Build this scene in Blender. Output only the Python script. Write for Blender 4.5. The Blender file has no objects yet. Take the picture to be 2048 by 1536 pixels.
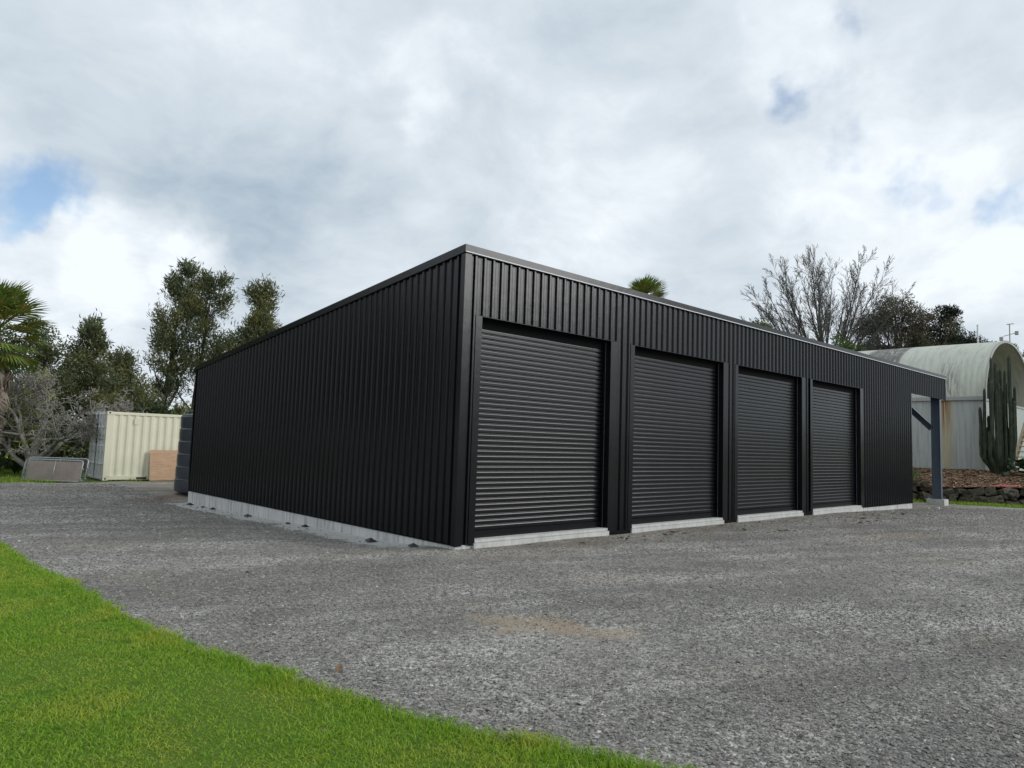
import bpy, bmesh, math, random
import numpy as np
from mathutils import Vector, Matrix, noise

scene = bpy.context.scene
COL = scene.collection

# ------------------------------------------------------------------ camera
CAM = np.array([-6.908, -8.692, 1.540])
FW = np.array([0.674796, 0.733275, 0.083414])
RT = np.array([0.733609, -0.678796, 0.032455])
UP = np.array([-0.080419, -0.039293, 0.995986])
cd = bpy.data.cameras.new('camera')
cd.sensor_fit = 'HORIZONTAL'; cd.sensor_width = 36.0; cd.lens = 24.834
cd.clip_start = 0.05; cd.clip_end = 5000
cam = bpy.data.objects.new('camera', cd)
cam.matrix_world = Matrix(((RT[0], UP[0], -FW[0], CAM[0]), (RT[1], UP[1], -FW[1], CAM[1]),
                           (RT[2], UP[2], -FW[2], CAM[2]), (0, 0, 0, 1)))
COL.objects.link(cam); scene.camera = cam

# ------------------------------------------------------------------ light
SUN_AZ = (0.66, -0.75)            # horizontal direction towards the sun
SUN_EL = math.radians(25)
SUN_STRENGTH = 1.5
SUN_ANGLE = math.radians(30)
EXPOSURE = 0.12
vs = scene.view_settings
vs.view_transform = 'Standard'; vs.look = 'None'; vs.gamma = 1.0; vs.exposure = EXPOSURE
vs.use_curve_mapping = False
sd = bpy.data.lights.new('sun', 'SUN'); sd.energy = SUN_STRENGTH; sd.angle = SUN_ANGLE; sd.color = (1.0, 0.985, 0.965)
sun = bpy.data.objects.new('sun', sd)
to_sun = Vector((SUN_AZ[0], SUN_AZ[1], 0)).normalized() * math.cos(SUN_EL) + Vector((0, 0, math.sin(SUN_EL)))
sun.rotation_euler = to_sun.to_track_quat('Z', 'Y').to_euler(); sun.location = (0, -20, 30)
COL.objects.link(sun)


class Graph:
    """small helper to write node trees as expressions"""
    def __init__(s, tree):
        s.t = tree; s.t.nodes.clear()
    def n(s, typ, **kw):
        nd = s.t.nodes.new(typ)
        for k, v in kw.items(): setattr(nd, k, v)
        return nd
    def put(s, sock, v):
        if hasattr(v, 'is_output'): s.t.links.new(v, sock)
        elif isinstance(v, (tuple, list)) and len(v) == 3 and sock.type == 'RGBA': sock.default_value = (*v, 1)
        else: sock.default_value = v
    def m(s, op, a, b=0.0, c=0.0, clamp=False):
        nd = s.n('ShaderNodeMath', operation=op, use_clamp=clamp)
        s.put(nd.inputs[0], a); s.put(nd.inputs[1], b); s.put(nd.inputs[2], c)
        return nd.outputs[0]
    def v(s, op, a, b=(0, 0, 0), scale=None):
        nd = s.n('ShaderNodeVectorMath', operation=op)
        s.put(nd.inputs[0], a); s.put(nd.inputs[1], b)
        if scale is not None: s.put(nd.inputs['Scale'], scale)
        return nd.outputs['Value'] if op in ('DOT_PRODUCT', 'LENGTH', 'DISTANCE') else nd.outputs[0]
    def mix(s, f, a, b, blend='MIX'):
        nd = s.n('ShaderNodeMix', data_type='RGBA', blend_type=blend)
        s.put(nd.inputs[0], f); s.put(nd.inputs[6], a); s.put(nd.inputs[7], b)
        return nd.outputs[2]
    def ramp(s, x, lo, hi, a=0.0, b=1.0):
        nd = s.n('ShaderNodeMapRange', interpolation_type='SMOOTHSTEP')
        s.put(nd.inputs[0], x); s.put(nd.inputs[1], lo); s.put(nd.inputs[2], hi); s.put(nd.inputs[3], a); s.put(nd.inputs[4], b)
        return nd.outputs[0]
    def noise(s, vec, scale, detail=4.0, rough=0.55, dist=0.0, col=False):
        nd = s.n('ShaderNodeTexNoise')
        s.put(nd.inputs['Vector'], vec); nd.inputs['Scale'].default_value = scale
        nd.inputs['Detail'].default_value = detail; nd.inputs['Roughness'].default_value = rough
        nd.inputs['Distortion'].default_value = dist
        return nd.outputs['Color' if col else 'Fac']
    def voronoi(s, vec, scale, feature='F1', out='Distance'):
        nd = s.n('ShaderNodeTexVoronoi', feature=feature)
        s.put(nd.inputs['Vector'], vec); nd.inputs['Scale'].default_value = scale
        return nd.outputs[out]
    def pos(s):
        return s.n('ShaderNodeTexCoord').outputs['Object']
    def sep(s, vec):
        nd = s.n('ShaderNodeSeparateXYZ'); s.put(nd.inputs[0], vec); return nd.outputs
    def comb(s, x, y, z):
        nd = s.n('ShaderNodeCombineXYZ'); s.put(nd.inputs[0], x); s.put(nd.inputs[1], y); s.put(nd.inputs[2], z); return nd.outputs[0]


def direction(px, py):
    """world direction of a cloud feature"""
    d = FW + RT * (px - 1024) / 1412.8 - UP * (py - 768) / 1412.8
    return tuple(float(q) for q in d / np.linalg.norm(d))

world = bpy.data.worlds.new('World'); scene.world = world; world.use_nodes = True
world.cycles.sampling_method = 'MANUAL'; world.cycles.sample_map_resolution = 256
scene.cycles.max_bounces = 6; scene.cycles.diffuse_bounces = 3; scene.cycles.glossy_bounces = 3
g = Graph(world.node_tree)
gen = g.n('ShaderNodeTexCoord').outputs['Generated']
dirv = g.v('NORMALIZE', gen)
warp = g.v('SUBTRACT', g.noise(dirv, 3.2, 2.5, 0.6, col=True), (0.5, 0.5, 0.5))
warp2 = g.v('SUBTRACT', g.noise(dirv, 11.0, 4.0, 0.62, col=True), (0.5, 0.5, 0.5))
dfine = g.v('ADD', dirv, g.v('SCALE', warp2, scale=0.085))
dsoft = g.v('ADD', dirv, g.v('SCALE', warp, scale=0.22))
z = g.sep(dirv)[2]
flat = g.v('SCALE', dsoft, scale=g.m('DIVIDE', 1.0, g.m('ADD', g.m('ABSOLUTE', z), 0.42)))
n_mid = g.noise(flat, 2.3, 6.0, 0.60)
n_puff = g.noise(flat, 6.5, 5.0, 0.60)
n_fine = g.noise(dirv, 9.0, 3.5, 0.6)
def blobs(items, vec):
    acc = None
    for (px, py, r, w, soft) in items:
        dist = g.v('DISTANCE', vec, direction(px, py))
        b = g.ramp(dist, r * (1 - soft), r * (1 + soft), w, 0.0)
        acc = b if acc is None else g.m('ADD', acc, b)
    return acc
shade = blobs([(330, 300, .17, .17, .9), (560, 400, .12, .24, .8), (540, 560, .09, .22, .7), (40, 230, .13, .16, .9),
               (1240, 70, .12, .14, .9), (700, 330, .08, .12, .9), (380, 430, .08, .14, .8), (1950, 40, .1, .10, .9), (960, 470, .12, .10, .9)], dfine)
light = blobs([(120, 525, .085, .30, .5), (290, 530, .075, .32, .35), (400, 535, .045, .30, .30), (840, 120, .05, .16, .6), (862, 215, .032, .20, .45),
               (1790, 210, .055, .22, .7), (1850, 490, .12, .20, .6), (580, 90, .09, .14, .8), (960, 110, .03, .12, .6), (1990, 290, .05, .18, .6),
               (1200, 330, .11, .10, .8), (1560, 90, .05, .10, .8), (1640, 460, .07, .14, .6)], dfine)
bright = g.m('ADD', g.m('MULTIPLY', g.m('SUBTRACT', n_mid, 0.5), 1.05), g.m('MULTIPLY', g.m('SUBTRACT', n_puff, 0.5), 0.85))
bright = g.m('ADD', bright, g.m('MULTIPLY', g.m('SUBTRACT', n_fine, 0.5), 0.22))
bright = g.m('ADD', g.m('SUBTRACT', g.m('ADD', bright, 0.68), shade), light, clamp=True)
cr = g.n('ShaderNodeValToRGB'); g.put(cr.inputs[0], bright)
el = cr.color_ramp.elements
el[0].position = 0.0; el[0].color = (.38, .47, .565, 1)
el[1].position = 1.0; el[1].color = (.86, .92, .97, 1)
e = el.new(.35); e.color = (.54, .62, .69, 1)
e = el.new(.65); e.color = (.665, .73, .79, 1)
gap = blobs([(20, 408, .034, .80, .9), (85, 430, .022, .5, .95), (140, 372, .030, .62, .95), (175, 425, .022, .3, .95), (60, 330, .03, .22, .95),
             (2035, 400, .034, .62, .9), (1985, 412, .022, .3, .9), (1610, 185, .032, .40, .95), (1565, 210, .022, .25, .95), (1835, 385, .034, .42, .95),
             (1682, 262, .022, .34, .95), (1690, 330, .026, .32, .95), (1716, 25, .034, .32, .95), (1775, 392, .020, .26, .95)], dfine)
holes = g.ramp(n_mid, 0.28, 0.20)        # a few ragged gaps elsewhere in the cloud
rag = g.noise(dirv, 17.0, 4.0, 0.62)
gapn = g.m('ADD', gap, g.m('ADD', g.m('MULTIPLY', g.m('SUBTRACT', n_fine, 0.5), 1.3), g.m('MULTIPLY', g.m('SUBTRACT', rag, 0.5), 0.9)))
gapf = g.m('MAXIMUM', g.m('MULTIPLY', g.ramp(gapn, 0.10, 0.98, 0.0, 0.92), g.ramp(gap, 0.0, 0.3)), g.m('MULTIPLY', holes, 0.5), clamp=True)
sky = g.n('ShaderNodeTexSky', sky_type='NISHITA', sun_disc=False)
sky.sun_elevation = SUN_EL; sky.sun_rotation = math.atan2(SUN_AZ[0], SUN_AZ[1])
sky.air_density = 1.0; sky.dust_density = 0.6; sky.ozone_density = 2.0
b1 = g.n('ShaderNodeBackground'); g.put(b1.inputs[0], sky.outputs[0]); b1.inputs[1].default_value = 0.15
b2 = g.n('ShaderNodeBackground'); g.put(b2.inputs[0], cr.outputs[0]); b2.inputs[1].default_value = 1.0
ms = g.n('ShaderNodeMixShader'); g.put(ms.inputs[0], gapf); g.t.links.new(b2.outputs[0], ms.inputs[1]); g.t.links.new(b1.outputs[0], ms.inputs[2])
wo = g.n('ShaderNodeOutputWorld'); g.t.links.new(ms.outputs[0], wo.inputs[0])

# ------------------------------------------------------------------ helpers
def material(name, build, rough=0.6, spec=0.5, metal=0.0, translucent=0.0):
    m = bpy.data.materials.new(name); m.use_nodes = True
    g = Graph(m.node_tree)
    out = g.n('ShaderNodeOutputMaterial'); p = g.n('ShaderNodeBsdfPrincipled')
    p.inputs['Roughness'].default_value = rough; p.inputs['Specular IOR Level'].default_value = spec; p.inputs['Metallic'].default_value = metal
    col, bump, dist, rg = (list(build(g)) + [None, None, None])[:4]
    g.put(p.inputs['Base Color'], col)
    if rg is not None: g.put(p.inputs['Roughness'], rg)
    if bump is not None:
        b = g.n('ShaderNodeBump'); b.inputs['Distance'].default_value = dist or 0.01; b.inputs['Strength'].default_value = 1.0
        g.put(b.inputs['Height'], bump); g.t.links.new(b.outputs[0], p.inputs['Normal'])
    sh = p.outputs[0]
    if translucent:
        tr = g.n('ShaderNodeBsdfTranslucent'); g.put(tr.inputs[0], col)
        mx = g.n('ShaderNodeMixShader'); mx.inputs[0].default_value = translucent
        g.t.links.new(sh, mx.inputs[1]); g.t.links.new(tr.outputs[0], mx.inputs[2]); sh = mx.outputs[0]
    g.t.links.new(sh, out.inputs[0])
    return m

def plain(name, c, var=0.15, scale=6.0, rough=0.6, spec=0.5, metal=0.0, bump=None, bscale=40.0):
    def f(g):
        p = g.pos(); k = g.m('ADD', g.m('MULTIPLY', g.noise(p, scale, 5.0, 0.6), 2 * var), 1 - var)
        col = g.v('SCALE', tuple(c), scale=k)
        return (col, g.noise(p, bscale, 4.0) if bump else None, bump)
    return material(name, f, rough, spec, metal)

def leafy(name, c1, c2, c3=None, rough=0.55, spec=0.35, trans=0.25, patch=0.6):
    """foliage: every leaf its own shade between c1 and c2, with broad patches"""
    def f(g):
        r = g.n('ShaderNodeNewGeometry').outputs['Random Per Island']
        col = g.mix(r, c1, c2)
        if c3: col = g.mix(g.ramp(g.noise(g.pos(), patch, 3.0), 0.45, 0.66), col, c3)
        k = g.m('ADD', g.m('MULTIPLY', g.m('FRACT', g.m('MULTIPLY', r, 17.3)), 0.7), 0.65)
        return (g.v('SCALE', col, scale=k),)
    return material(name, f, rough, spec, 0.0, trans)

def tag(o, label=None, category=None, group=None, kind=None):
    if label: o['label'] = label
    if category: o['category'] = category
    if group: o['group'] = group
    if kind: o['kind'] = kind
    return o

def link(name, me, mat=None, parent=None, loc=None, rot=None, **kw):
    if mat is not None and not me.materials: me.materials.append(mat)
    o = bpy.data.objects.new(name, me); COL.objects.link(o)
    if parent is not None: o.parent = parent
    if loc is not None: o.location = loc
    if rot is not None: o.rotation_euler = rot
    return tag(o, **kw)

def empty(name, loc=(0, 0, 0), rz=0.0, **kw):
    o = bpy.data.objects.new(name, None); o.empty_display_size = 0.3
    COL.objects.link(o); o.location = loc; o.rotation_euler = (0, 0, rz)
    return tag(o, **kw)

class MB:
    def __init__(s): s.v = []; s.f = []
    def quad(s, a, b, c, d):
        n = len(s.v); s.v += [tuple(a), tuple(b), tuple(c), tuple(d)]; s.f.append((n, n + 1, n + 2, n + 3)); return s
    def box(s, x0, x1, y0, y1, z0, z1):
        n = len(s.v)
        s.v += [(x, y, z) for z in (z0, z1) for (x, y) in ((x0, y0), (x1, y0), (x1, y1), (x0, y1))]
        for q in ((3, 2, 1, 0), (4, 5, 6, 7), (0, 1, 5, 4), (1, 2, 6, 5), (2, 3, 7, 6), (3, 0, 4, 7)): s.f.append(tuple(n + i for i in q))
        return s
    def bar(s, a, b, w, h, up=(0, 0, 1)):
        """box from a to b, w wide (sideways), h high (along up)"""
        a = Vector(a); b = Vector(b); d = (b - a).normalized(); u = Vector(up); sd = d.cross(u)
        if sd.length < 1e-4: sd = d.cross(Vector((1, 0, 0)))
        sd.normalize(); u = sd.cross(d)
        n = len(s.v)
        for p in (a, b):
            for (i, j) in ((-1, -1), (1, -1), (1, 1), (-1, 1)): s.v.append(tuple(p + sd * (i * w / 2) + u * (j * h / 2)))
        for q in ((3, 2, 1, 0), (4, 5, 6, 7), (0, 1, 5, 4), (1, 2, 6, 5), (2, 3, 7, 6), (3, 0, 4, 7)): s.f.append(tuple(n + i for i in q))
        return s
    def prism(s, pts, ext):
        """polygon pts extruded by vector ext"""
        n = len(s.v); k = len(pts); e = Vector(ext)
        s.v += [tuple(p) for p in pts] + [tuple(Vector(p) + e) for p in pts]
        s.f.append(tuple(range(n + k - 1, n - 1, -1))); s.f.append(tuple(range(n + k, n + 2 * k)))
        for i in range(k):
            j = (i + 1) % k; s.f.append((n + i, n + j, n + k + j, n + k + i))
        return s
    def tube(s, pts, rad, k=8, cap=True):
        n0 = len(s.v); pts = [Vector(p) for p in pts]
        if not hasattr(rad, '__len__'): rad = [rad] * len(pts)
        ref = None
        for i, p in enumerate(pts):
            d = (pts[min(i + 1, len(pts) - 1)] - pts[max(i - 1, 0)]).normalized()
            if ref is None: ref = d.orthogonal().normalized()
            a = (ref - d * ref.dot(d)).normalized(); ref = a; b = d.cross(a)
            for j in range(k):
                t = 2 * math.pi * j / k; s.v.append(tuple(p + (a * math.cos(t) + b * math.sin(t)) * rad[i]))
        for i in range(len(pts) - 1):
            for j in range(k):
                q = n0 + i * k; s.f.append((q + j, q + (j + 1) % k, q + k + (j + 1) % k, q + k + j))
        if cap:
            s.f.append(tuple(range(n0 + k - 1, n0 - 1, -1))); e = n0 + (len(pts) - 1) * k; s.f.append(tuple(range(e, e + k)))
        return s
    def lathe(s, prof, k=48):
        n0 = len(s.v)
        for (r, z) in prof:
            for j in range(k):
                t = 2 * math.pi * j / k; s.v.append((r * math.cos(t), r * math.sin(t), z))
        for i in range(len(prof) - 1):
            for j in range(k):
                q = n0 + i * k; s.f.append((q + j, q + (j + 1) % k, q + k + (j + 1) % k, q + k + j))
        return s
    def mesh(s, name, smooth=False):
        me = bpy.data.meshes.new(name); me.from_pydata(s.v, [], s.f); me.validate()
        if smooth: me.polygons.foreach_set('use_smooth', [True] * len(me.polygons))
        me.update(); return me
    def build(s, name, mat, parent=None, smooth=False, loc=None, rot=None, **kw):
        return link(name, s.mesh(name, smooth), mat, parent, loc, rot, **kw)

def np_mesh(name, V, F, smooth=False):
    V = np.asarray(V, np.float32).reshape(-1, 3); F = np.asarray(F, np.int32)
    nf, k = F.shape
    me = bpy.data.meshes.new(name); me.vertices.add(len(V)); me.loops.add(nf * k); me.polygons.add(nf)
    me.vertices.foreach_set('co', V.ravel()); me.loops.foreach_set('vertex_index', F.ravel())
    me.polygons.foreach_set('loop_start', np.arange(0, nf * k, k, dtype=np.int32))
    me.polygons.foreach_set('use_smooth', np.full(nf, smooth))
    me.update(calc_edges=True); return me

def sstep(a, b, x):
    t = np.clip((np.asarray(x, float) - a) / (b - a), 0, 1); return t * t * (3 - 2 * t)

# ------------------------------------------------------------------ materials
def paint_build(c, rg0, rg1):
    def f(g):
        p = g.pos(); n = g.noise(p, 0.9, 3.0); d = g.noise(p, 14.0, 5.0, 0.65)
        col = g.v('SCALE', c, scale=g.m('ADD', 0.9, g.m('MULTIPLY', d, 0.25)))
        return (col, g.m('ADD', g.m('MULTIPLY', n, 1.0), g.m('MULTIPLY', g.noise(p, 5.0, 2.0), .25)), 0.006, g.m('ADD', rg0, g.m('MULTIPLY', d, rg1 - rg0)))
    return f
M = {}
M['paint'] = material('charcoal_coated_steel', paint_build((.0052, .0055, .0076), .19, .26), spec=.36)
M['door'] = material('charcoal_roller_door_steel', lambda g: (g.v('SCALE', (.0056, .0056, .0074), scale=g.m('ADD', .85, g.m('MULTIPLY', g.noise(g.pos(), 6.0, 4.0, .6), .3))), None, None, g.m('ADD', .17, g.m('MULTIPLY', g.noise(g.pos(), 3.0, 3.0), .1))), spec=.40)
M['dark'] = plain('dark_trim_and_painted_shade', (.006, .006, .0065), rough=.95, spec=.15)  # near-black trim, also painting the shade above the door curtains
M['lip_glint'] = plain('fascia_lip_painted_glint', (.78, .79, .80), .08, rough=.35, metal=.0)  # pale colour paints the sky glint along the fascia's lower fold
M['steel'] = plain('galvanised_steel', (.15, .185, .23), .18, 9.0, rough=.42, metal=.55)
M['rail'] = plain('grey_aluminium_guide', (.45, .46, .48), .1, rough=.35, metal=.7)

def conc_build(base, stain, sc=3.0, streak=True):
    def f(g):
        p = g.pos(); n = g.noise(p, sc, 7.0, 0.62)
        st = g.noise(g.v('MULTIPLY', p, (7.0, 7.0, .8)), 1.6, 5.0, .6) if streak else g.noise(p, 1.3, 4.0)
        col = g.mix(g.ramp(st, .46, .66), base, stain)
        col = g.v('SCALE', col, scale=g.m('ADD', .72, g.m('MULTIPLY', n, .56)))
        return (col, g.noise(p, 55.0, 5.0, .7), .004)
    return f
M['concrete'] = material('weathered_grey_concrete', conc_build((.54, .54, .525), (.34, .345, .34), 1.3), .85, .3)
M['sill'] = material('pale_new_concrete', conc_build((.55, .545, .52), (.47, .465, .44), 5.0), .8, .3)

# ------------------------------------------------------------------ terrain
XB_Y = [-14, -6.0, -2.2, 1.6, 3.0, 16]; XB_X = [31.5, 28.6, 26.6, 24.9, 24.7, 24.7]
def xb(y): return np.interp(y, XB_Y, XB_X)
def gh(x, y):
    x = np.asarray(x, float); y = np.asarray(y, float)
    s = x - xb(y)
    return (-.13 - .10 * sstep(-2.4, -.25, x) * sstep(.2, 1.8, y) * sstep(16, 11.5, y) * sstep(12, 10, x) - .21 * sstep(1, 15, y) * sstep(9, 2, x) - .14 * sstep(12, 22, x)
            + 1.12 * sstep(.5, 6.2, s) + 3.2 * sstep(8, 45, s))
rng = np.random.default_rng(7)

EDGE = [(-14, 8.2), (-9, 7.6), (-6.6, 6.4), (-5.5, 5.0), (-5.26, 3.94), (-5.24, 1.63), (-5.08, .26), (-5.03, -.8), (-4.98, -1.79), (-4.87, -2.65), (-4.77, -3.14),
        (-4.66, -3.52), (-4.55, -3.89), (-4.6, -4.11), (-4.5, -4.28), (-4.45, -4.58), (-4.36, -4.92), (-4.22, -5.33), (-4.15, -5.56), (-4.01, -5.75),
        (-3.91, -5.92), (-3.93, -6.02), (-3.78, -6.18), (-3.73, -6.3), (-3.68, -6.46), (-3.3, -7.3), (-2.8, -8.5), (-2.2, -10.5), (-1.5, -14)]
EX = np.array([p[0] for p in EDGE][::-1]); EY = np.array([p[1] for p in EDGE][::-1])
def edge_x(y): return np.interp(y, EY, EX)
def edge_ragged(y):
    y = np.asarray(y, float)
    return edge_x(y) + .018 * np.sin(y * 9.1) + .014 * np.sin(y * 23.7 + 1) + .01 * np.sin(y * 51 + 2)

def gravel_colour(g):
    p = g.pos(); sx = g.sep(p)
    w = g.v('SCALE', g.v('SUBTRACT', g.noise(p, 1.7, 3.0, .6, col=True), (.5, .5, .5)), scale=1.3)
    pw = g.v('ADD', p, w); xyz = g.sep(pw)
    flat = g.comb(xyz[0], xyz[1], 0.0)
    v1 = g.voronoi(p, 62.0, out='Color'); v2 = g.voronoi(p, 130.0, out='Color')
    r1 = g.sep(v1)[0]; r2 = g.sep(v2)[1]
    val = g.m('ADD', g.m('MULTIPLY', g.m('POWER', r1, 1.6), .24), g.m('MULTIPLY', r2, .12))
    val = g.m('ADD', val, .145)
    broad = g.ramp(g.noise(g.v('MULTIPLY', p, (1, 1, 0)), .35, 3.0, .6), .36, .64, .80, 1.16)
    fine = g.m('MULTIPLY', g.ramp(g.noise(g.v('MULTIPLY', p, (1, 1, 0)), 1.6, 3.0, .65), .3, .7, .84, 1.16), g.ramp(g.noise(p, 17.0, 3.0, .8), .36, .64, .70, 1.32))
    # compacted wheel tracks sweeping across the yard
    tr = g.noise(g.comb(g.m('ADD', g.m('MULTIPLY', sx[0], .10), g.m('MULTIPLY', sx[1], .05)), g.m('SUBTRACT', g.m('MULTIPLY', sx[1], 1.1), g.m('MULTIPLY', sx[0], -.35)), 0.0), 1.0, 2.5, .6)
    val = g.m('MULTIPLY', g.m('MULTIPLY', g.m('MULTIPLY', val, broad), fine), g.ramp(tr, .36, .64, .78, 1.22))
    col = g.v('SCALE', (1.0, .955, .875), scale=val)
    col = g.mix(g.ramp(g.noise(g.v('MULTIPLY', p, (1, 1, 0)), .55, 4.0, .65), .46, .72, 0.0, .42), col, (.235, .195, .145))
    # the odd brownish or bluish stone
    col = g.mix(g.m('MULTIPLY', g.m('GREATER_THAN', r2, .90), .55), col, (.25, .20, .15))
    def patch(cx, cy, ax, ay, rot, lo, hi):
        q = g.v('SUBTRACT', flat, (cx, cy, 0)); c, s = math.cos(rot), math.sin(rot)
        a = g.m('DIVIDE', g.v('DOT_PRODUCT', q, (c, s, 0)), ax); b = g.m('DIVIDE', g.v('DOT_PRODUCT', q, (-s, c, 0)), ay)
        return g.ramp(g.m('SQRT', g.m('ADD', g.m('MULTIPLY', a, a), g.m('MULTIPLY', b, b))), hi, lo)
    speck = g.ramp(g.noise(p, 38.0, 2.0, .7), .36, .58)
    tan = g.m('MULTIPLY', patch(-2.12, -4.02, 1.05, .30, math.radians(-60), .25, 1.15), .85)
    for a in ((.4, -2.9, .9, .22, math.radians(-45), .2, 1.2, .45), (9.0, -3.2, 2.0, .55, -.25, .2, 1.2, .60), (6.0, -4.6, 1.4, .35, -.5, .2, 1.2, .32),
              (-1.2, 16.5, 3.0, 1.2, .3, .2, 1.2, .3), (16.0, -3.4, 3.0, .5, -.3, .2, 1.2, .35)):
        tan = g.m('MAXIMUM', tan, g.m('MULTIPLY', patch(*a[:7]), a[7]))
    tan = g.m('MULTIPLY', tan, g.m('ADD', .35, g.m('MULTIPLY', speck, .65)))
    col = g.mix(tan, col, (.36, .275, .185))
    # trodden earth and leaf litter along the front of the shed
    litter = g.m('MULTIPLY', g.ramp(xyz[1], -1.9, -.2), g.m('MULTIPLY', g.ramp(sx[0], -.8, .6), speck))
    col = g.mix(g.m('MULTIPLY', litter, .40), col, (.24, .19, .13))
    # spilt concrete slurry along the side footing
    band = g.m('MULTIPLY', g.ramp(g.m('ADD', sx[0], g.m('MULTIPLY', g.m('SUBTRACT', g.noise(p, 1.9, 4.0, .7), .5), 1.7)), -.74, -.46), g.ramp(sx[0], .3, .2))
    band = g.m('MULTIPLY', band, g.m('MULTIPLY', g.ramp(sx[1], .3, 1.2), g.ramp(sx[1], 12.4, 11.6)))
    col = g.mix(g.m('MULTIPLY', band, g.m('ADD', .55, g.m('MULTIPLY', speck, .4))), col, (.60, .60, .58))
    # red clay beside the tank
    clay = g.m('MULTIPLY', patch(-.55, 13.2, 1.5, .8, .9, .3, 1.2), g.m('ADD', .45, g.m('MULTIPLY', speck, .5)))
    col = g.mix(clay, col, (.16, .085, .06))
    h = g.m('SUBTRACT', 1.0, g.voronoi(p, 62.0))
    bump = g.m('ADD', h, g.m('MULTIPLY', g.noise(p, 9.0, 3.0, .75), 2.2))
    return (col, bump, .013)
M['gravel'] = material('grey_crushed_gravel', gravel_colour, .85, .25)

def stone_colour(g):
    r = g.n('ShaderNodeNewGeometry').outputs['Random Per Island']
    r2 = g.m('FRACT', g.m('MULTIPLY', r, 37.7)); p = g.pos()
    val = g.m('ADD', .150, g.m('MULTIPLY', g.m('POWER', r, 1.4), .20))
    col = g.v('SCALE', (1.0, .96, .89), scale=val)
    col = g.mix(g.m('MULTIPLY', g.m('GREATER_THAN', r2, .93), .5), col, (.27, .20, .15))
    col = g.mix(g.m('GREATER_THAN', r2, .994), col, (.62, .61, .58))
    return (col, g.noise(p, 160.0, 3.0), .003)
M['stone'] = material('loose_gravel_stone', stone_colour, .8, .3)

def pasture(g):
    p = g.pos(); n = g.noise(p, .5, 6.0, .6); f = g.noise(p, 9.0, 6.0, .7)
    col = g.mix(g.ramp(n, .35, .7), (.075, .13, .022), (.12, .16, .04))
    col = g.mix(g.ramp(g.noise(p, .8, 5.0, .65), .52, .62), col, (.11, .075, .045))
    return (g.v('SCALE', col, scale=g.m('ADD', .55, g.m('MULTIPLY', f, .9))), f, .05)
M['pasture'] = material('rough_pasture_ground', pasture, .9, .2)

def lawn_soil(g):
    p = g.pos(); f = g.noise(p, 30.0, 6.0, .7)
    return (g.v('SCALE', (.10, .17, .02), scale=g.m('ADD', .5, f)), f, .02)
M['lawn_soil'] = material('lawn_thatch', lawn_soil, .9, .2)

def blade_colour(g):
    r = g.n('ShaderNodeNewGeometry').outputs['Random Per Island']; p = g.pos()
    col = g.mix(r, (.160, .325, .020), (.325, .490, .044))
    pt = g.noise(g.v('MULTIPLY', p, (1, 1, 0)), 1.5, 5.0, .6)
    col = g.mix(g.ramp(pt, .46, .66, 0, .75), col, (.42, .47, .055))
    col = g.mix(g.ramp(g.noise(g.v('MULTIPLY', p, (1, 1, 0)), 4.3, 5.0, .6), .54, .70, 0, .7), col, (.085, .245, .014))
    r2 = g.m('FRACT', g.m('MULTIPLY', r, 23.1))
    col = g.mix(g.m('MULTIPLY', g.m('GREATER_THAN', r2, .95), .7), col, (.33, .30, .12))
    return (col,)
M['blade'] = material('grass_blades', blade_colour, .5, .3, translucent=.35)

# ground: one sheet reaching the horizon
def warped(lo, hi, c, n):
    t = np.linspace(-1, 1, n); k = 3.6
    s = np.sinh(k * t) / math.sinh(k)
    return np.where(s < 0, c + (c - lo) * s, c + (hi - c) * s)
gx = warped(-900, 900, 8, 190); gy = warped(-900, 900, 4, 190)
X, Y = np.meshgrid(gx, gy, indexing='ij')
inyard = sstep(-14.5, -13, X) * sstep(xb(Y) - .6, xb(Y) - 1.4, X) * sstep(-14.5, -13, Y) * sstep(20.6, 19.4, Y)
Zg = gh(X, Y) - .012 - .07 * inyard
n = len(gx); idx = np.arange(n * n).reshape(n, n)
F = np.stack([idx[:-1, :-1], idx[1:, :-1], idx[1:, 1:], idx[:-1, 1:]], -1).reshape(-1, 4)
link('ground', np_mesh('ground', np.stack([X, Y, Zg], -1), F, True), M['pasture'], kind='structure')

# gravel yard
ux = np.linspace(0, 1, 168); uy = np.linspace(-14, 20.2, 138)
U_, Y = np.meshgrid(ux, uy, indexing='ij')
xr = xb(Y) - 1.05 + .12 * np.sin(Y * 2.3) + .07 * np.sin(Y * 5.9)
X = -14 + U_ * (xr + 14)
last = (Y > 20.1); Y = Y + last * (.25 * np.sin(X * 1.7) + .15 * np.sin(X * 4.1))
Zy = gh(X, Y) + .010 * np.sin(X * 1.9 + Y * .7) * np.sin(Y * 1.3 - X * .4)
# gravel laid up against the middle of the sill, lower at the corner
idx = np.arange(168 * 138).reshape(168, 138)
F = np.stack([idx[:-1, :-1], idx[1:, :-1], idx[1:, 1:], idx[:-1, 1:]], -1).reshape(-1, 4)
link('gravel_yard', np_mesh('gravel_yard', np.stack([X, Y, Zy], -1), F, True), M['gravel'], kind='structure')
def yard_z(x, y): return gh(x, y) + .010 * np.sin(x * 1.9 + y * .7) * np.sin(y * 1.3 - x * .4)

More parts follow.
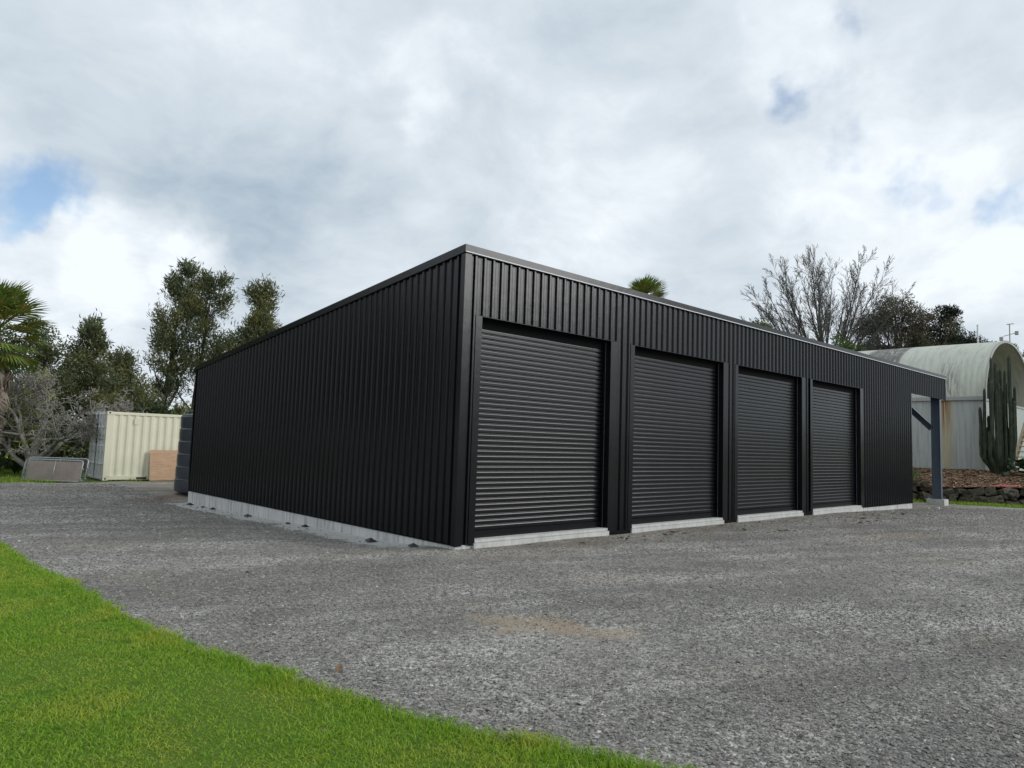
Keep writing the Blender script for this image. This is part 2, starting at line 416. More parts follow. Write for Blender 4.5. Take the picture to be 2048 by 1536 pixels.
# lawn sheet with a slightly raised, ragged edge
ly = np.concatenate([np.arange(-14, -7, .2), np.arange(-7, 4.5, .05), np.arange(4.5, 8.2, .2)])
cols = np.array([0, .03, .15, .5, 1.0]); V = []
for y in ly:
    e = float(edge_ragged(y)); lx = -14.2
    for k, c in enumerate(cols):
        x = e + (lx - e) * c; V.append((x, y, float(yard_z(x, y)) + (.002 if k == 0 else .022)))
k = len(cols); idx = np.arange(len(ly) * k).reshape(len(ly), k)
F = np.stack([idx[:-1, :-1], idx[:-1, 1:], idx[1:, 1:], idx[1:, :-1]], -1).reshape(-1, 4)[:, ::-1]
link('lawn', np_mesh('lawn', V, F, True), M['lawn_soil'], kind='structure')

def wedge(n, d0, d1, side0, side1, power=1.0):
    """random ground points spread over the foreground"""
    d = (d0 ** power + rng.random(n) * (d1 ** power - d0 ** power)) ** (1 / power)
    s = side0 + rng.random(n) * (side1 - side0)
    fx, fy = FW[0] / math.hypot(FW[0], FW[1]), FW[1] / math.hypot(FW[0], FW[1])
    return CAM[0] + fx * d + fy * d * s, CAM[1] + fy * d - fx * d * s, d

def blades(x, y, z, h, w, lean=.5):
    n = len(x); a = rng.random(n) * 2 * math.pi; la = rng.random(n) * 2 * math.pi
    sx, sy = np.cos(a) * w, np.sin(a) * w
    l = lean * (.25 + rng.random(n)) * h; dx, dy = np.cos(la) * l, np.sin(la) * l
    V = np.empty((n, 5, 3))
    V[:, 0] = np.stack([x - sx, y - sy, z], -1); V[:, 1] = np.stack([x + sx, y + sy, z], -1)
    V[:, 2] = np.stack([x + sx * .8 + dx * .4, y + sy * .8 + dy * .4, z + h * .6], -1)
    V[:, 3] = np.stack([x - sx * .8 + dx * .4, y - sy * .8 + dy * .4, z + h * .6], -1)
    V[:, 4] = np.stack([x + dx * 1.25, y + dy * 1.25, z + h * (1 - .3 * rng.random(n))], -1)
    b = np.arange(n)[:, None] * 5
    F = np.concatenate([b + np.array([[0, 1, 2]]), b + np.array([[0, 2, 3]]), b + np.array([[3, 2, 4]])])
    return V.reshape(-1, 3), F

xs, ys, ds = wedge(520000, 3.0, 13.5, -.92, .45, 1.25)
keep = (xs < edge_ragged(ys) + .045 * rng.normal(size=len(xs)) * (rng.random(len(xs)) < .5)) & (ys > -12.5) & (ys < 8)
xs, ys, ds = xs[keep], ys[keep], ds[keep]
tall = .7 + .6 * np.array(np.sin(xs * 3.1 + 1) * np.sin(ys * 2.7) * .5 + .5) + .35 * np.exp(-((edge_ragged(ys) - xs) / .14) ** 2)
for (tx, ty, tr_) in ((-5.1, .25, .16), (-4.05, -5.8, .06), (-4.62, -4.05, .05), (-4.9, -2.4, .05)): tall = tall + .95 * np.exp(-((xs - tx) ** 2 + (ys - ty) ** 2) / tr_)
hh = .029 * tall * (.6 + .7 * rng.random(len(xs)))
V, F = blades(xs, ys, yard_z(xs, ys) + .012, hh, .0016 + .0004 * ds, .9)
link('lawn_grass', np_mesh('lawn_grass', V, F), M['blade'], kind='stuff', label='bright green mown lawn grass in the near left corner', category='grass')

# verge grass at the foot of the rock wall and behind the gravel on the left
yy = rng.uniform(-6, 4.5, 9000); xx = xb(yy) - 1.25 + rng.random(9000) ** .8 * 1.45
k = rng.uniform(size=9000) < (.25 + .75 * sstep(.6, -.6, yy - .4 * np.sin(xx * 3)))
xx, yy = xx[k], yy[k]
x2 = rng.uniform(-8, 1.0, 9000); y2 = rng.uniform(20.0, 30, 9000)
k = np.sin(x2 * 1.3 + 2) * np.sin(y2 * 1.1) + rng.normal(0, .4, 9000) > .1
x2, y2 = x2[k], y2[k]
xx = np.concatenate([xx, x2]); yy = np.concatenate([yy, y2])
V, F = blades(xx, yy, gh(xx, yy) - .02, .07 + .11 * rng.random(len(xx)), np.full(len(xx), .010), .7)
link('verge_grass', np_mesh('verge_grass', V, F), M['blade'], kind='stuff', label='rough green grass verge below the rock wall', category='grass')

# loose stones lying on the near gravel
xs, ys, ds = wedge(160000, 3.0, 11.5, -.75, .95, 1.0)
keep = xs > edge_ragged(ys) + .005 + .03 * rng.random(len(xs)) ** 3
keep &= ~((np.abs((xs + 2.12) * .5 - (ys + 4.02) * .87) < .9) & (np.abs((xs + 2.12) * .87 + (ys + 4.02) * .5) < .22) & (rng.random(len(xs)) < .75))
keep &= (xs < -.7) | (ys < -.3)
keep &= rng.random(len(xs)) < sstep(11.5, 5.0, ds + rng.normal(0, .3, len(xs)))
keep &= rng.random(len(xs)) < np.clip(.35 + .8 * (.5 + .5 * np.sin(xs * 1.1 + .8) * np.sin(ys * .9 + xs * .3)), .3, 1)
xs, ys, ds = xs[keep], ys[keep], ds[keep]; n = len(xs)
big = .0042 + .0052 * rng.random(n) ** 2 + .004 * (rng.random(n) > .96) + .00035 * ds
big *= 1 + .35 * sstep(5.5, 3.4, ds)
big *= np.where(rng.random(n) > .988, 1.9, 1.0)
base = np.array([(1, 0, 0), (-1, 0, 0), (0, 1, 0), (0, -1, 0), (0, 0, 1), (0, 0, -1)], float)
V = base[None] * (big[:, None, None] * np.array([1.25, .95, .62])[None, None] * (.7 + .6 * rng.random((n, 6, 1)))) + rng.normal(0, .22, (n, 6, 3)) * big[:, None, None]
a = rng.random(n) * 2 * math.pi; ca, sa = np.cos(a)[:, None], np.sin(a)[:, None]
tl = rng.normal(0, .35, n)[:, None]
vx, vy, vz = V[..., 0], V[..., 1], V[..., 2]
vz = vz + vx * tl
V = np.stack([vx * ca - vy * sa + xs[:, None], vx * sa + vy * ca + ys[:, None], vz + (yard_z(xs, ys) + big * .28)[:, None]], -1)
tri = np.array([(0, 2, 4), (2, 1, 4), (1, 3, 4), (3, 0, 4), (2, 0, 5), (1, 2, 5), (3, 1, 5), (0, 3, 5)])
F = (np.arange(n)[:, None, None] * 6 + tri[None]).reshape(-1, 3)
V1, F1 = V.reshape(-1, 3), F
# fewer, coarser stones further out
xs, ys, ds = wedge(120000, 6.0, 26.0, -.95, 1.0, 1.5)
keep = (xs > edge_ragged(ys) + .03) & ((xs < -.12) | (ys < -.12)) & ((xs < -.62) | (ys < .2) | (ys > 12.2) | (rng.random(len(xs)) < .12)) & (xs < xb(ys) - 1.2) & (ys < 19.5)
keep &= rng.random(len(xs)) < sstep(5.5, 9.5, ds)
xs, ys, ds = xs[keep], ys[keep], ds[keep]; n = len(xs)
big = .006 + .008 * rng.random(n) ** 1.7 + .00045 * ds
V = base[None] * (big[:, None, None] * np.array([1.25, 1.0, .55])[None, None] * (.7 + .6 * rng.random((n, 6, 1)))) + rng.normal(0, .2, (n, 6, 3)) * big[:, None, None]
V = V + np.stack([xs, ys, yard_z(xs, ys) + big * .15], -1)[:, None, :]
F = (np.arange(n)[:, None, None] * 6 + tri[None]).reshape(-1, 3)
V = np.concatenate([V1, V.reshape(-1, 3)]); F = np.concatenate([F1, F + len(V1)])
link('loose_gravel', np_mesh('loose_gravel', V, F), M['stone'], kind='stuff', label='loose angular grey gravel covering the yard', category='gravel')

# ------------------------------------------------------------------ the black shed
PITCH = .191; SLOPE = .1046; H_TOP = 4.68; L_END = 23.92; L_CLAD = 20.13; DEPTH = 12.0
DOORS = [(.37, 3.64), (4.38, 7.73), (8.38, 11.71), (12.34, 15.64)]
HEAD = 3.57; VAL = 3.74; ZB = -.07
shed = empty('storage_shed', (0, 0, 0), label='long black ribbed steel shed with four roller doors and open end bay', category='shed')

def rib_points(c):
    """one rib and its pan: (along, outward)"""
    q = PITCH / 2
    pts = [(c - q, 0), (c - .072, 0), (c - .068, .003), (c - .060, .003), (c - .056, 0), (c - .030, 0), (c - .017, .032), (c + .017, .032), (c + .030, 0),
           (c + .056, 0), (c + .060, .003), (c + .068, .003), (c + .072, 0), (c + q, 0)]
    return pts

def sheet(cs, lo, hi, bottom, top, place, cuts=()):
    """ribbed sheet over rib centres cs, clipped to lo..hi; bottom/top are functions of the distance along"""
    pts = []
    for c in cs: pts += rib_points(c)[(1 if pts else 0):]
    pts = [p for p in pts if lo - 1e-6 <= p[0] <= hi + 1e-6]
    def depth(s):
        for (a, b) in zip(pts[:-1], pts[1:]):
            if a[0] <= s <= b[0]: return a[1] + (b[1] - a[1]) * (s - a[0]) / max(b[0] - a[0], 1e-6)
    if not pts: return None
    full = list(pts)
    for c in cuts:
        if pts[0][0] < c < pts[-1][0]: full.append((c, depth(c)))
    full.sort(); mb = MB()
    for (a, b) in zip(full[:-1], full[1:]):
        if b[0] - a[0] < 1e-5: continue
        mid = (a[0] + b[0]) / 2; zb = bottom(mid)
        mb.quad(place(*a, zb), place(*b, zb), place(*b, top(b[0])), place(*a, top(a[0])))
    return mb

def front_bottom(s):
    if s > L_CLAD: return VAL
    for (a, b) in DOORS:
        if a - .125 < s < b + .205: return HEAD
    return -.125 if .5 < s < 15 else ZB
cuts = [e for (a, b) in DOORS for e in (a - .125, b + .205)] + [L_CLAD]
fplace = lambda s, d, z: (s, .018 - d, z)
k = 0
while .214 + k * PITCH < L_END:
    mb = sheet([.214 + (k + i) * PITCH for i in range(4)], .10, L_END, front_bottom, lambda s: 4.57, fplace, cuts)
    if mb: mb.build('cladding_sheet', M['paint'], shed)
    k += 4
lplace = lambda s, d, z: (.018 - d, s, z)
k = 0
while .186 + k * PITCH < DEPTH:
    mb = sheet([.186 + (k + i) * PITCH for i in range(4)], .08, DEPTH - .03, lambda s: ZB, lambda s: 4.57 - SLOPE * s, lplace)
    if mb:
        mb.f = [f[::-1] for f in mb.f]; mb.build('cladding_sheet', M['paint'], shed)
    k += 4
# end wall of the closed part, seen only from the open bay, and the rear wall
k = 0
while .186 + k * PITCH < DEPTH:
    mb = sheet([.186 + (k + i) * PITCH for i in range(8)], .03, DEPTH - .03, lambda s: ZB, lambda s: 4.5 - SLOPE * s, lambda s, d, z: (L_CLAD - .02 + d, s, z))
    if mb: mb.build('cladding_sheet', M['paint'], shed)
    k += 8
k = 0
while .214 + k * PITCH < L_CLAD:
    mb = sheet([.214 + (k + i) * PITCH for i in range(8)], .0, L_CLAD, lambda s: ZB, lambda s: 3.32, lambda s, d, z: (s, DEPTH - .014 + d, z))
    if mb: mb.f = [f[::-1] for f in mb.f]; mb.build('cladding_sheet', M['paint'], shed)
    k += 8

# flashings
MB().box(-.0132, .012, .09, DEPTH - .06, ZB - .008, ZB + .004).build('base_flashing', M['dark'], shed)
MB().box(15.75, L_CLAD - .06, -.0132, .012, ZB - .008, ZB + .004).build('base_flashing', M['dark'], shed)
for (d0_, d1_) in zip(DOORS[:-1], DOORS[1:]): MB().box(d0_[1] + .02, d1_[0] - .02, -.0152, .016, -.35, -.066).build('base_flashing', M['dark'], shed)
def lsection(x0, x1, y0, y1, t, z0, z1):
    """angle flashing at the near corner: face along x and face along y"""
    return MB().prism([(x0, y0, z0), (x1, y0, z0), (x1, y0 + t, z0), (x0 + t, y0 + t, z0), (x0 + t, y1, z0), (x0, y1, z0)], (0, 0, z1 - z0))
lsection(-.020, .115, -.020, .085, .006, ZB - .012, 4.56).build('corner_flashing', M['paint'], shed)
MB().box(-.018, .03, DEPTH - .06, DEPTH + .02, ZB - .01, 4.55 - SLOPE * DEPTH).build('corner_flashing', M['paint'], shed)
MB().box(L_CLAD - .05, L_CLAD + .008, -.018, .05, ZB - .01, VAL).build('corner_flashing', M['paint'], shed)
MB().box(L_END - .03, L_END + .01, -.018, .06, VAL - .004, 4.56).build('corner_flashing', M['paint'], shed)
for (a, b) in DOORS:
    MB().prism([(a - .128, -.022, ZB - .012), (a + .003, -.022, ZB - .012), (a + .003, .20, ZB - .012), (a - .003, .20, ZB - .012), (a - .003, -.016, ZB - .012), (a - .128, -.016, ZB - .012)],
               (0, 0, HEAD - ZB + .008)).build('jamb_flashing', M['paint'], shed)
    MB().prism([(b - .003, -.022, ZB - .012), (b + .208, -.022, ZB - .012), (b + .208, -.016, ZB - .012), (b + .003, -.016, ZB - .012), (b + .003, .20, ZB - .012), (b - .003, .20, ZB - .012)],
               (0, 0, HEAD - ZB + .008)).build('jamb_flashing', M['paint'], shed)
    MB().prism([(a - .13, -.024, HEAD - .004), (a - .13, .20, HEAD - .004), (a - .13, .20, HEAD + .010), (a - .13, -.012, HEAD + .010), (a - .13, -.024, HEAD + .002)],
               (b - a + .34, 0, 0)).build('head_flashing', M['paint'], shed)
# fascia, barge and roof
def slab_xz(x0, x1, y0, y1, z0, z1):
    """sloping board along y: z0,z1 given at y=0"""
    return MB().prism([(x0, y0, z0 - SLOPE * y0), (x0, y1, z0 - SLOPE * y1), (x0, y1, z1 - SLOPE * y1), (x0, y0, z1 - SLOPE * y0)], (x1 - x0, 0, 0))
MB().box(-.034, L_END + .02, -.034, .0, 4.553, H_TOP).build('front_fascia', M['paint'], shed)
MB().prism([(-.030, -.0345, 4.5465), (-.030, -.056, 4.5495), (-.030, -.0345, 4.571)], (L_END + .045, 0, 0)).build('drip_edge', M['lip_glint'], shed)
slab_xz(-.034, .0, .001, DEPTH + .04, 4.553, H_TOP).build('barge_board', M['paint'], shed)
slab_xz(-.040, -.0345, .001, DEPTH + .04, 4.549, 4.563).build('barge_lip', M['paint'], shed)
slab_xz(L_END - .012, L_END + .018, .001, DEPTH + .04, 4.50, H_TOP).build('barge_board', M['paint'], shed)
slab_xz(.001, L_END - .013, .001, DEPTH + .03, 4.59, 4.655).build('roof', M['paint'], shed)
MB().box(-.03, L_END, DEPTH + .045, DEPTH + .16, 3.23, 3.37).build('rear_gutter', M['paint'], shed)
# fixing screws (tiny)
mb = MB(); r_ = .0065
def screw(x, y, z, ax):
    n = len(mb.v)
    if ax == 'y': mb.v += [(x - r_, y, z), (x + r_, y, z), (x, y, z - r_), (x, y, z + r_), (x, y - .006, z)]
    else: mb.v += [(x, y - r_, z), (x, y + r_, z), (x, y, z - r_), (x, y, z + r_), (x - .006, y, z)]
    mb.f.extend([(n, n + 2, n + 4), (n + 2, n + 1, n + 4), (n + 1, n + 3, n + 4), (n + 3, n, n + 4)])
k = 0
while .214 + k * PITCH < L_END - .2:
    c = .214 + k * PITCH
    screw(c + .035, .0175, 4.45, 'y')
    if front_bottom(c) == HEAD: screw(c + .035, .0175, HEAD + .05, 'y')
    elif front_bottom(c) < 0:
        for zz in (.05, 1.3, 2.6): screw(c + .035, .0175, zz, 'y')
    k += 1
mb.build('fixing_screw', M['dark'], shed, kind='stuff')

# slab, footing and sills
MB().box(.002, L_CLAD - .03, .004, DEPTH - .01, -.75, ZB - .0008).build('foundation', M['concrete'], shed, label='pale grey concrete footing below the cladding')
for (a, b) in DOORS:
    s = MB().box(a + .004, b - .004, -.030, .30, -.046, .0)
    s.box(a - .02, b + .02, -.050, .30, -.35, -.052)
    s.build('door_sill', M['sill'], shed)

# roller doors: a curtain of formed slats each
SP = .0868; NSL = 38; Z0S = .118
prof = [(0, .019), (.005, .0188), (.0085, .005), (.0115, .0008), (.0135, .0), (.015, .0), (.036, -.0004), (.0570, .0), (.0582, .0), (.0596, .0005), (.0608, .0009), (.0645, .0019), (.0656, .0023)]
prof += [(.0665 + .0115 * math.sin(math.radians(t)), .0157 - .0115 * math.cos(math.radians(t))) for t in (22, 34, 46, 60, 74, 86)] + [(.0795, .0188), (SP - .0005, .019)]
for di, (a, b) in enumerate(DOORS):
    w = b - a
    dmb = MB().box(a + .006, b - .006, .162, .19, .0, 3.64)
    door = dmb.build('roller_door', M['dark'], shed)
    mb = MB()
    for (p, q) in zip(prof[:-1], prof[1:]):
        mb.quad((0, p[1], p[0]), (w - .05, p[1], p[0]), (w - .05, q[1], q[0]), (0, q[1], q[0]))
    bm = bmesh.new(); me = mb.mesh('slat'); bm.from_mesh(me); bmesh.ops.remove_doubles(bm, verts=bm.verts, dist=1e-5); bm.to_mesh(me); bm.free()
    me.polygons.foreach_set('use_smooth', [True] * len(me.polygons)); me.update()
    for i in range(NSL):
        link('slat', me, M['door'], door, (a + .025, .138 + random.Random(di * 99 + i).uniform(-.0006, .0006), Z0S + i * SP))
    MB().box(a + .024, b - .024, .128, .160, .012, .112).build('bottom_rail', M['door'], door)
    MB().box(a + .026, b - .026, .132, .156, .001, .0118).build('weather_strip', M['dark'], door)
    MB().box(a + .0045, a + .05, .108, .122, .002, HEAD - .01).build('guide_rail', M['door'], door)
    MB().box(b - .05, b - .0065, .108, .1205, .002, HEAD - .01).build('guide_rail', M['door'], door)
    MB().box(b - .0060, b - .0036, .104, .124, .002, HEAD - .01).build('guide_edge', M['rail'], door)
    MB().box(a + .01, b - .01, .152, .161, Z0S + NSL * SP, 3.63).build('head_shade_strip', M['dark'], door)  # black strip painting the shaded gap between curtain and door head

# open end bay: column, knee brace, rafter, purlins
def ibeam(a, b, w, h, tf, tw, up):
    m = MB(); a = Vector(a); b = Vector(b); d = (b - a).normalized(); u = Vector(up); u = (u - d * u.dot(d)).normalized()
    m.bar(a + u * (h / 2 - tf / 2), b + u * (h / 2 - tf / 2), w, tf, u); m.bar(a - u * (h / 2 - tf / 2), b - u * (h / 2 - tf / 2), w, tf, u)
    m.bar(a, b, tw, h - 2 * tf - .002, u); return m
PX = 23.42
def bay_frame(y0, brace, sgn):
    ibeam((PX, y0, -.03), (PX, y0, 4.40 - SLOPE * y0), .17, .31, .012, .008, (0, 1, 0)).build('steel_column', M['steel'], shed)
    p = MB().box(PX - .25, PX + .25, y0 - .30, y0 + .30, -.60, -.045); p.build('column_footing', M['sill'], shed)
    MB().box(PX - .15, PX + .15, y0 - .21, y0 + .21, -.044, -.031).build('base_plate', M['steel'], shed)
    for (i, j) in ((-1, -1), (1, -1), (-1, 1), (1, 1)):
        MB().tube([(PX + i * .115, y0 + j * .18, -.031), (PX + i * .115, y0 + j * .18, .02)], .012, 6).build('anchor_bolt', M['steel'], shed)
    ibeam((PX, y0 + sgn * .156, 2.62), (PX, y0 + sgn * 1.45, 3.98 - SLOPE * y0), .13, .20, .010, .008, (0, 0, 1)).build('knee_brace', M['steel'], shed)
bay_frame(.19, True, 1); bay_frame(DEPTH - .3, True, -1)
ibeam((PX, .38, 4.40 - SLOPE * .38), (PX, DEPTH - .5, 4.40 - SLOPE * (DEPTH - .5)), .15, .28, .012, .008, (0, 0, 1)).build('rafter', M['steel'], shed)
for i in range(10):
    y = .5 + i * 1.2
    MB().box(L_CLAD + .03, L_END - .03, y, y + .06, 4.565 - SLOPE * y - .18 + .16, 4.585 - SLOPE * y).build('purlin', M['steel'], shed)

# ------------------------------------------------------------------ shipping container behind the shed
def cream_build(g):
    p = g.pos(); n = g.noise(p, 2.5, 6.0, .65)
    st = g.noise(g.v('MULTIPLY', p, (9, 9, .7)), 1.0, 5.0, .6)
    col = g.mix(g.ramp(st, .55, .75, 0, .5), (.72, .69, .53), (.62, .585, .44))
    col = g.mix(g.ramp(g.noise(p, 5.0, 6.0, .7), .68, .74), col, (.24, .14, .07))
    return (g.v('SCALE', col, scale=g.m('ADD', .88, g.m('MULTIPLY', n, .24))), g.noise(p, 1.2, 2.0), .01)
M['cream'] = material('cream_container_paint', cream_build, .5, .4)
M['grey_door'] = plain('grey_container_door_paint', (.80, .80, .80), .10, 3.0, .55)
M['door_fittings'] = plain('grey_container_lock_rod', (.58, .59, .60), .2, 8.0, .5, metal=.2)  # even grey for door ribs, lock rods, hinges and markings
M['rust'] = plain('rusty_dark_steel', (.07, .045, .035), .5, 12.0, .8)
M['ply'] = material('raw_plywood', lambda g: (g.mix(g.ramp(g.noise(g.v('MULTIPLY', g.pos(), (1.2, 1, 7)), 3.0, 6.0, .6, .8), .3, .7), (.55, .37, .24), (.44, .275, .17)),), .75, .25)
CX0, CY0, CZ0 = -.06, 21.1, -.34
cont = empty('shipping_container', (CX0, CY0, CZ0), label='cream shipping container with grey end doors beside the dark tank', category='container')
CL, CW, CH = 6.06, 2.44, 2.59
for (x, y) in ((0, 0), (CL - .16, 0), (0, CW - .16), (CL - .16, CW - .16)):
    MB().box(x, x + .16, y, y + .16, .13, CH - .13).build('corner_post', M['cream'], cont)
    for z in (0, CH - .12):
        c = MB().box(x - .008, x + .168, y - .008, y + .168, z, z + .12).build('corner_casting', M['cream'], cont)
        MB().tube([(x + .08, y - .0095, z + .06), (x + .08, y + .05, z + .06)], .034, 10).build('casting_hole', M['dark'], c)
        if x == 0: MB().tube([(x - .0095, y + .08, z + .06), (x + .05, y + .08, z + .06)], .034, 10).build('casting_hole', M['dark'], c)
for y in (.03, CW - .09):
    MB().box(.17, CL - .17, y - .02, y + .06, .02, .17).build('bottom_rail', M['cream'], cont)
    MB().box(.17, CL - .17, y - .01, y + .05, CH - .12, CH - .03).build('top_rail', M['cream'], cont)
    mb = MB(); x = .165; pts = []
    while x < CL - .18:                                  # trapezoid corrugation, 0.278 m pitch
        pts += [(x, .0), (x + .072, .0), (x + .140, .036), (x + .212, .036)]; x += .278
    pts = [p for p in pts if p[0] < CL - .165] + [(CL - .165, 0)]
    sg = 1 if y < 1 else -1
    for (a, b) in zip(pts[:-1], pts[1:]):
        mb.quad((a[0], y + .005 + sg * a[1], .165), (b[0], y + .005 + sg * b[1], .165), (b[0], y + .005 + sg * b[1], CH - .10), (a[0], y + .005 + sg * a[1], CH - .10))
    mb.build('side_wall', M['cream'], cont)
MB().box(.02, CL - .02, .06, CW - .06, CH - .06, CH - .015).build('roof_panel', M['cream'], cont)
MB().box(.05, CL - .05, .09, CW - .1, .10, .14).build('floor_panel', M['rust'], cont)
for x in (1.15, 1.95 + 1.9): MB().box(x, x + .36, .006, .03, .035, .115).build('fork_pocket', M['rust'], cont)
MB().box(.95, 1.12, .012, .024, 2.12, 2.34).build('vent_cover', M['cream'], cont)
MB().box(.0, .07, .17, CW - .17, CH - .12, CH - .01).build('door_header', M['grey_door'], cont)
MB().box(-.02, .08, .17, CW - .17, .02, .14).build('door_threshold', M['grey_door'], cont)
for k in range(2):
    y0 = .175 + k * (CW - .35) / 2; y1 = y0 + (CW - .35) / 2 - .012
    d = MB().box(.02, .07, y0, y1, .15, CH - .13).build('end_door', M['grey_door'], cont)
    for z in (.55, 1.02, 1.5, 1.95): MB().box(.002, .019, y0 + .03, y1 - .03, z, z + .05).build('door_rib', M['door_fittings'], d)
    MB().tube([(-.03, y1 - .02 if k == 0 else y0 + .02, .05), (-.03, y1 - .02 if k == 0 else y0 + .02, CH - .06)], .006, 5).build('door_gasket', M['dark'], d)
    for t in (.28, .74):
        yy = y0 + (y1 - y0) * t
        MB().tube([(-.03, yy, .04), (-.03, yy, CH - .05)], .021, 8).build('lock_rod', M['door_fittings'], d)
        for z in (.10, .62, 1.3, 2.0, CH - .10): MB().box(-.062, .019, yy - .05, yy + .05, z - .03, z + .03).build('rod_bracket', M['grey_door'], d)
        MB().bar((-.055, yy, 1.08), (-.055, yy + (.42 if k == 0 and t < .5 else -.42 if k else .3) * .8, 1.06), .02, .045).build('lock_handle', M['door_fittings'], d)
    for z in (.35, .95, 1.6, 2.25): MB().box(-.012, .019, (y0 - .05) if k == 0 else y1 - .03, (y0 + .03) if k == 0 else y1 + .05, z, z + .12).build('hinge', M['door_fittings'], d)
    if k == 0:
        for (yy, z, w) in ((y0 + .18, 2.18, .05), (y0 + .27, 2.18, .05), (y0 + .18, 2.02, .12), (y0 + .15, 1.62, .03), (y0 + .22, 1.62, .03), (y0 + .29, 1.62, .03)):
            MB().box(.0165, .0195, yy, yy + w, z, z + .09).build('faded_marking', M['door_fittings'], d)

ply = MB().prism([(0, -.0, 0), (2.1, -.0, 0), (2.1, .20, 1.17), (0, .20, 1.17)], (0, .015, .0)).build('plywood_sheet', M['ply'], None, loc=(1.48, 20.80, -.345),
    label='bare plywood sheet leaning on the cream container', category='plywood sheet')

# ------------------------------------------------------------------ water tank
M['tank'] = material('slate_blue_polyethylene', lambda g: (g.v('SCALE', (.030, .036, .050), scale=g.m('ADD', .8, g.m('MULTIPLY', g.noise(g.pos(), 1.4, 4.0), .4))),), .36, .5)
TR = 1.62
prof = [(0, 0), (TR, 0), (TR + .02, .03)]
nb = 6; hb = .385
for i in range(nb):
    z0 = .03 + i * hb; r = TR + .02 - .013 * i
    prof += [(r + .002, z0 + .012), (r + .010, z0 + .05), (r + .014, z0 + .19), (r + .012, z0 + .30), (r + .008, z0 + .352), (r - .006, z0 + .360), (r - .014, z0 + .372), (r - .010, z0 + .383)]
zt = .03 + nb * hb
tank = empty('water_tank', (2.02, 14.15, -.27), label='dark slate ribbed plastic water tank at the back corner of the shed', category='tank')
MB().lathe(prof + [(TR - .08, zt + .01)], 96).build('tank_body', M['tank'], tank, smooth=True)
MB().lathe([(TR - .075, zt + .011), (TR - .20, zt + .06), (TR * .55, zt + .22), (.42, zt + .33), (.36, zt + .34), (0, zt + .345)], 64).build('tank_dome', M['tank'], tank, smooth=True)
for j in range(12):
    t = 2 * math.pi * j / 12
    MB().bar((math.cos(t) * (TR - .18), math.sin(t) * (TR - .18), zt + .075), (math.cos(t) * .5, math.sin(t) * .5, zt + .335), .06, .05).build('dome_rib', M['tank'], tank)
MB().lathe([(.30, zt + .346), (.30, zt + .40), (.26, zt + .42), (0, zt + .425)], 24).build('inspection_lid', M['tank'], tank, smooth=True)

# ------------------------------------------------------------------ chain-link gates with a board, leaning under the bare tree
M['pipe'] = plain('galvanised_pipe', (.42, .44, .44), .2, 12.0, .45, metal=.4)
M['board'] = material('weathered_pink_board', lambda g: (g.v('SCALE', g.mix(g.ramp(g.noise(g.pos(), 2.2, 6.0, .65), .35, .68), (.46, .345, .28), (.35, .27, .225)), scale=g.m('ADD', .75, g.m('MULTIPLY', g.noise(g.pos(), 22.0, 5.0, .7), .5))),), .85, .2)
def gate_panel(loc, rz, w, h, tilt, board, label):
    o = empty('mesh_gate', loc, rz, label=label, category='gate', group='chain-link gates leaning by the container')
    o.rotation_euler = (tilt, 0, rz)
    r = .021
    cr_ = [(0, 0, 0), (0, 0, h - .10), (.03, 0, h - .03), (.10, 0, h), (w - .10, 0, h), (w - .03, 0, h - .03), (w, 0, h - .10), (w, 0, 0)]
    MB().tube(cr_, r, 8).build('gate_frame', M['pipe'], o, smooth=True)
    MB().tube([(0, 0, .03), (w, 0, .03)], r * .9, 8).build('bottom_pipe', M['pipe'], o, smooth=True)
    MB().tube([(w * .52, .0, .03), (w * .52, .0, h)], r * .7, 8).build('mid_pipe', M['pipe'], o, smooth=True)
    mb = MB(); st = .075; k = -h
    while k < w:
        for sg in (1, -1):
            a0 = k if sg > 0 else k + h
            p = []
            for t in (0, 1):
                p.append((a0 + sg * h * t, h * t))
            # clip to 0..w
            (xa, za), (xb_, zb_) = p
            def cut(x): return za + (zb_ - za) * (x - xa) / (xb_ - xa)
            lo, hi = max(0, min(xa, xb_)), min(w, max(xa, xb_))
            if hi - lo > .02: mb.bar((lo, .004 * sg, max(.03, cut(lo))), (hi, .004 * sg, max(.03, cut(hi))), .005, .005, (0, 1, 0))
        k += st
    mb.build('chain_mesh', M['pipe'], o, kind='stuff')
    for z in (.12, h * .6): MB().tube([(w + .0, 0, z), (w + .05, -.0, z)], .03, 8).build('hinge', M['pipe'], o)
    if board: pass
    return o
ga = math.atan2(-1.45, 1.58)
gate_panel((-2.52, 21.55, float(gh(-2.5, 21.5))), ga, 2.05, .78, math.radians(-14), True, 'nearer of two low chain-link gates leaning left of the container')
gate_panel((-2.38, 21.78, float(gh(-2.4, 21.8))), ga, 2.12, .84, math.radians(-14), False, 'rear one of two low chain-link gates, its taller frame showing behind')
bo = MB().box(0, 1.86, 0, .02, 0, .70).build('backing_board', M['board'], None, loc=(-2.37, 21.60, float(gh(-2.5, 21.5)) + .01),
    label='weathered pinkish board propped behind the near chain-link gate', category='board')
bo.rotation_euler = (math.radians(-14), 0, ga)

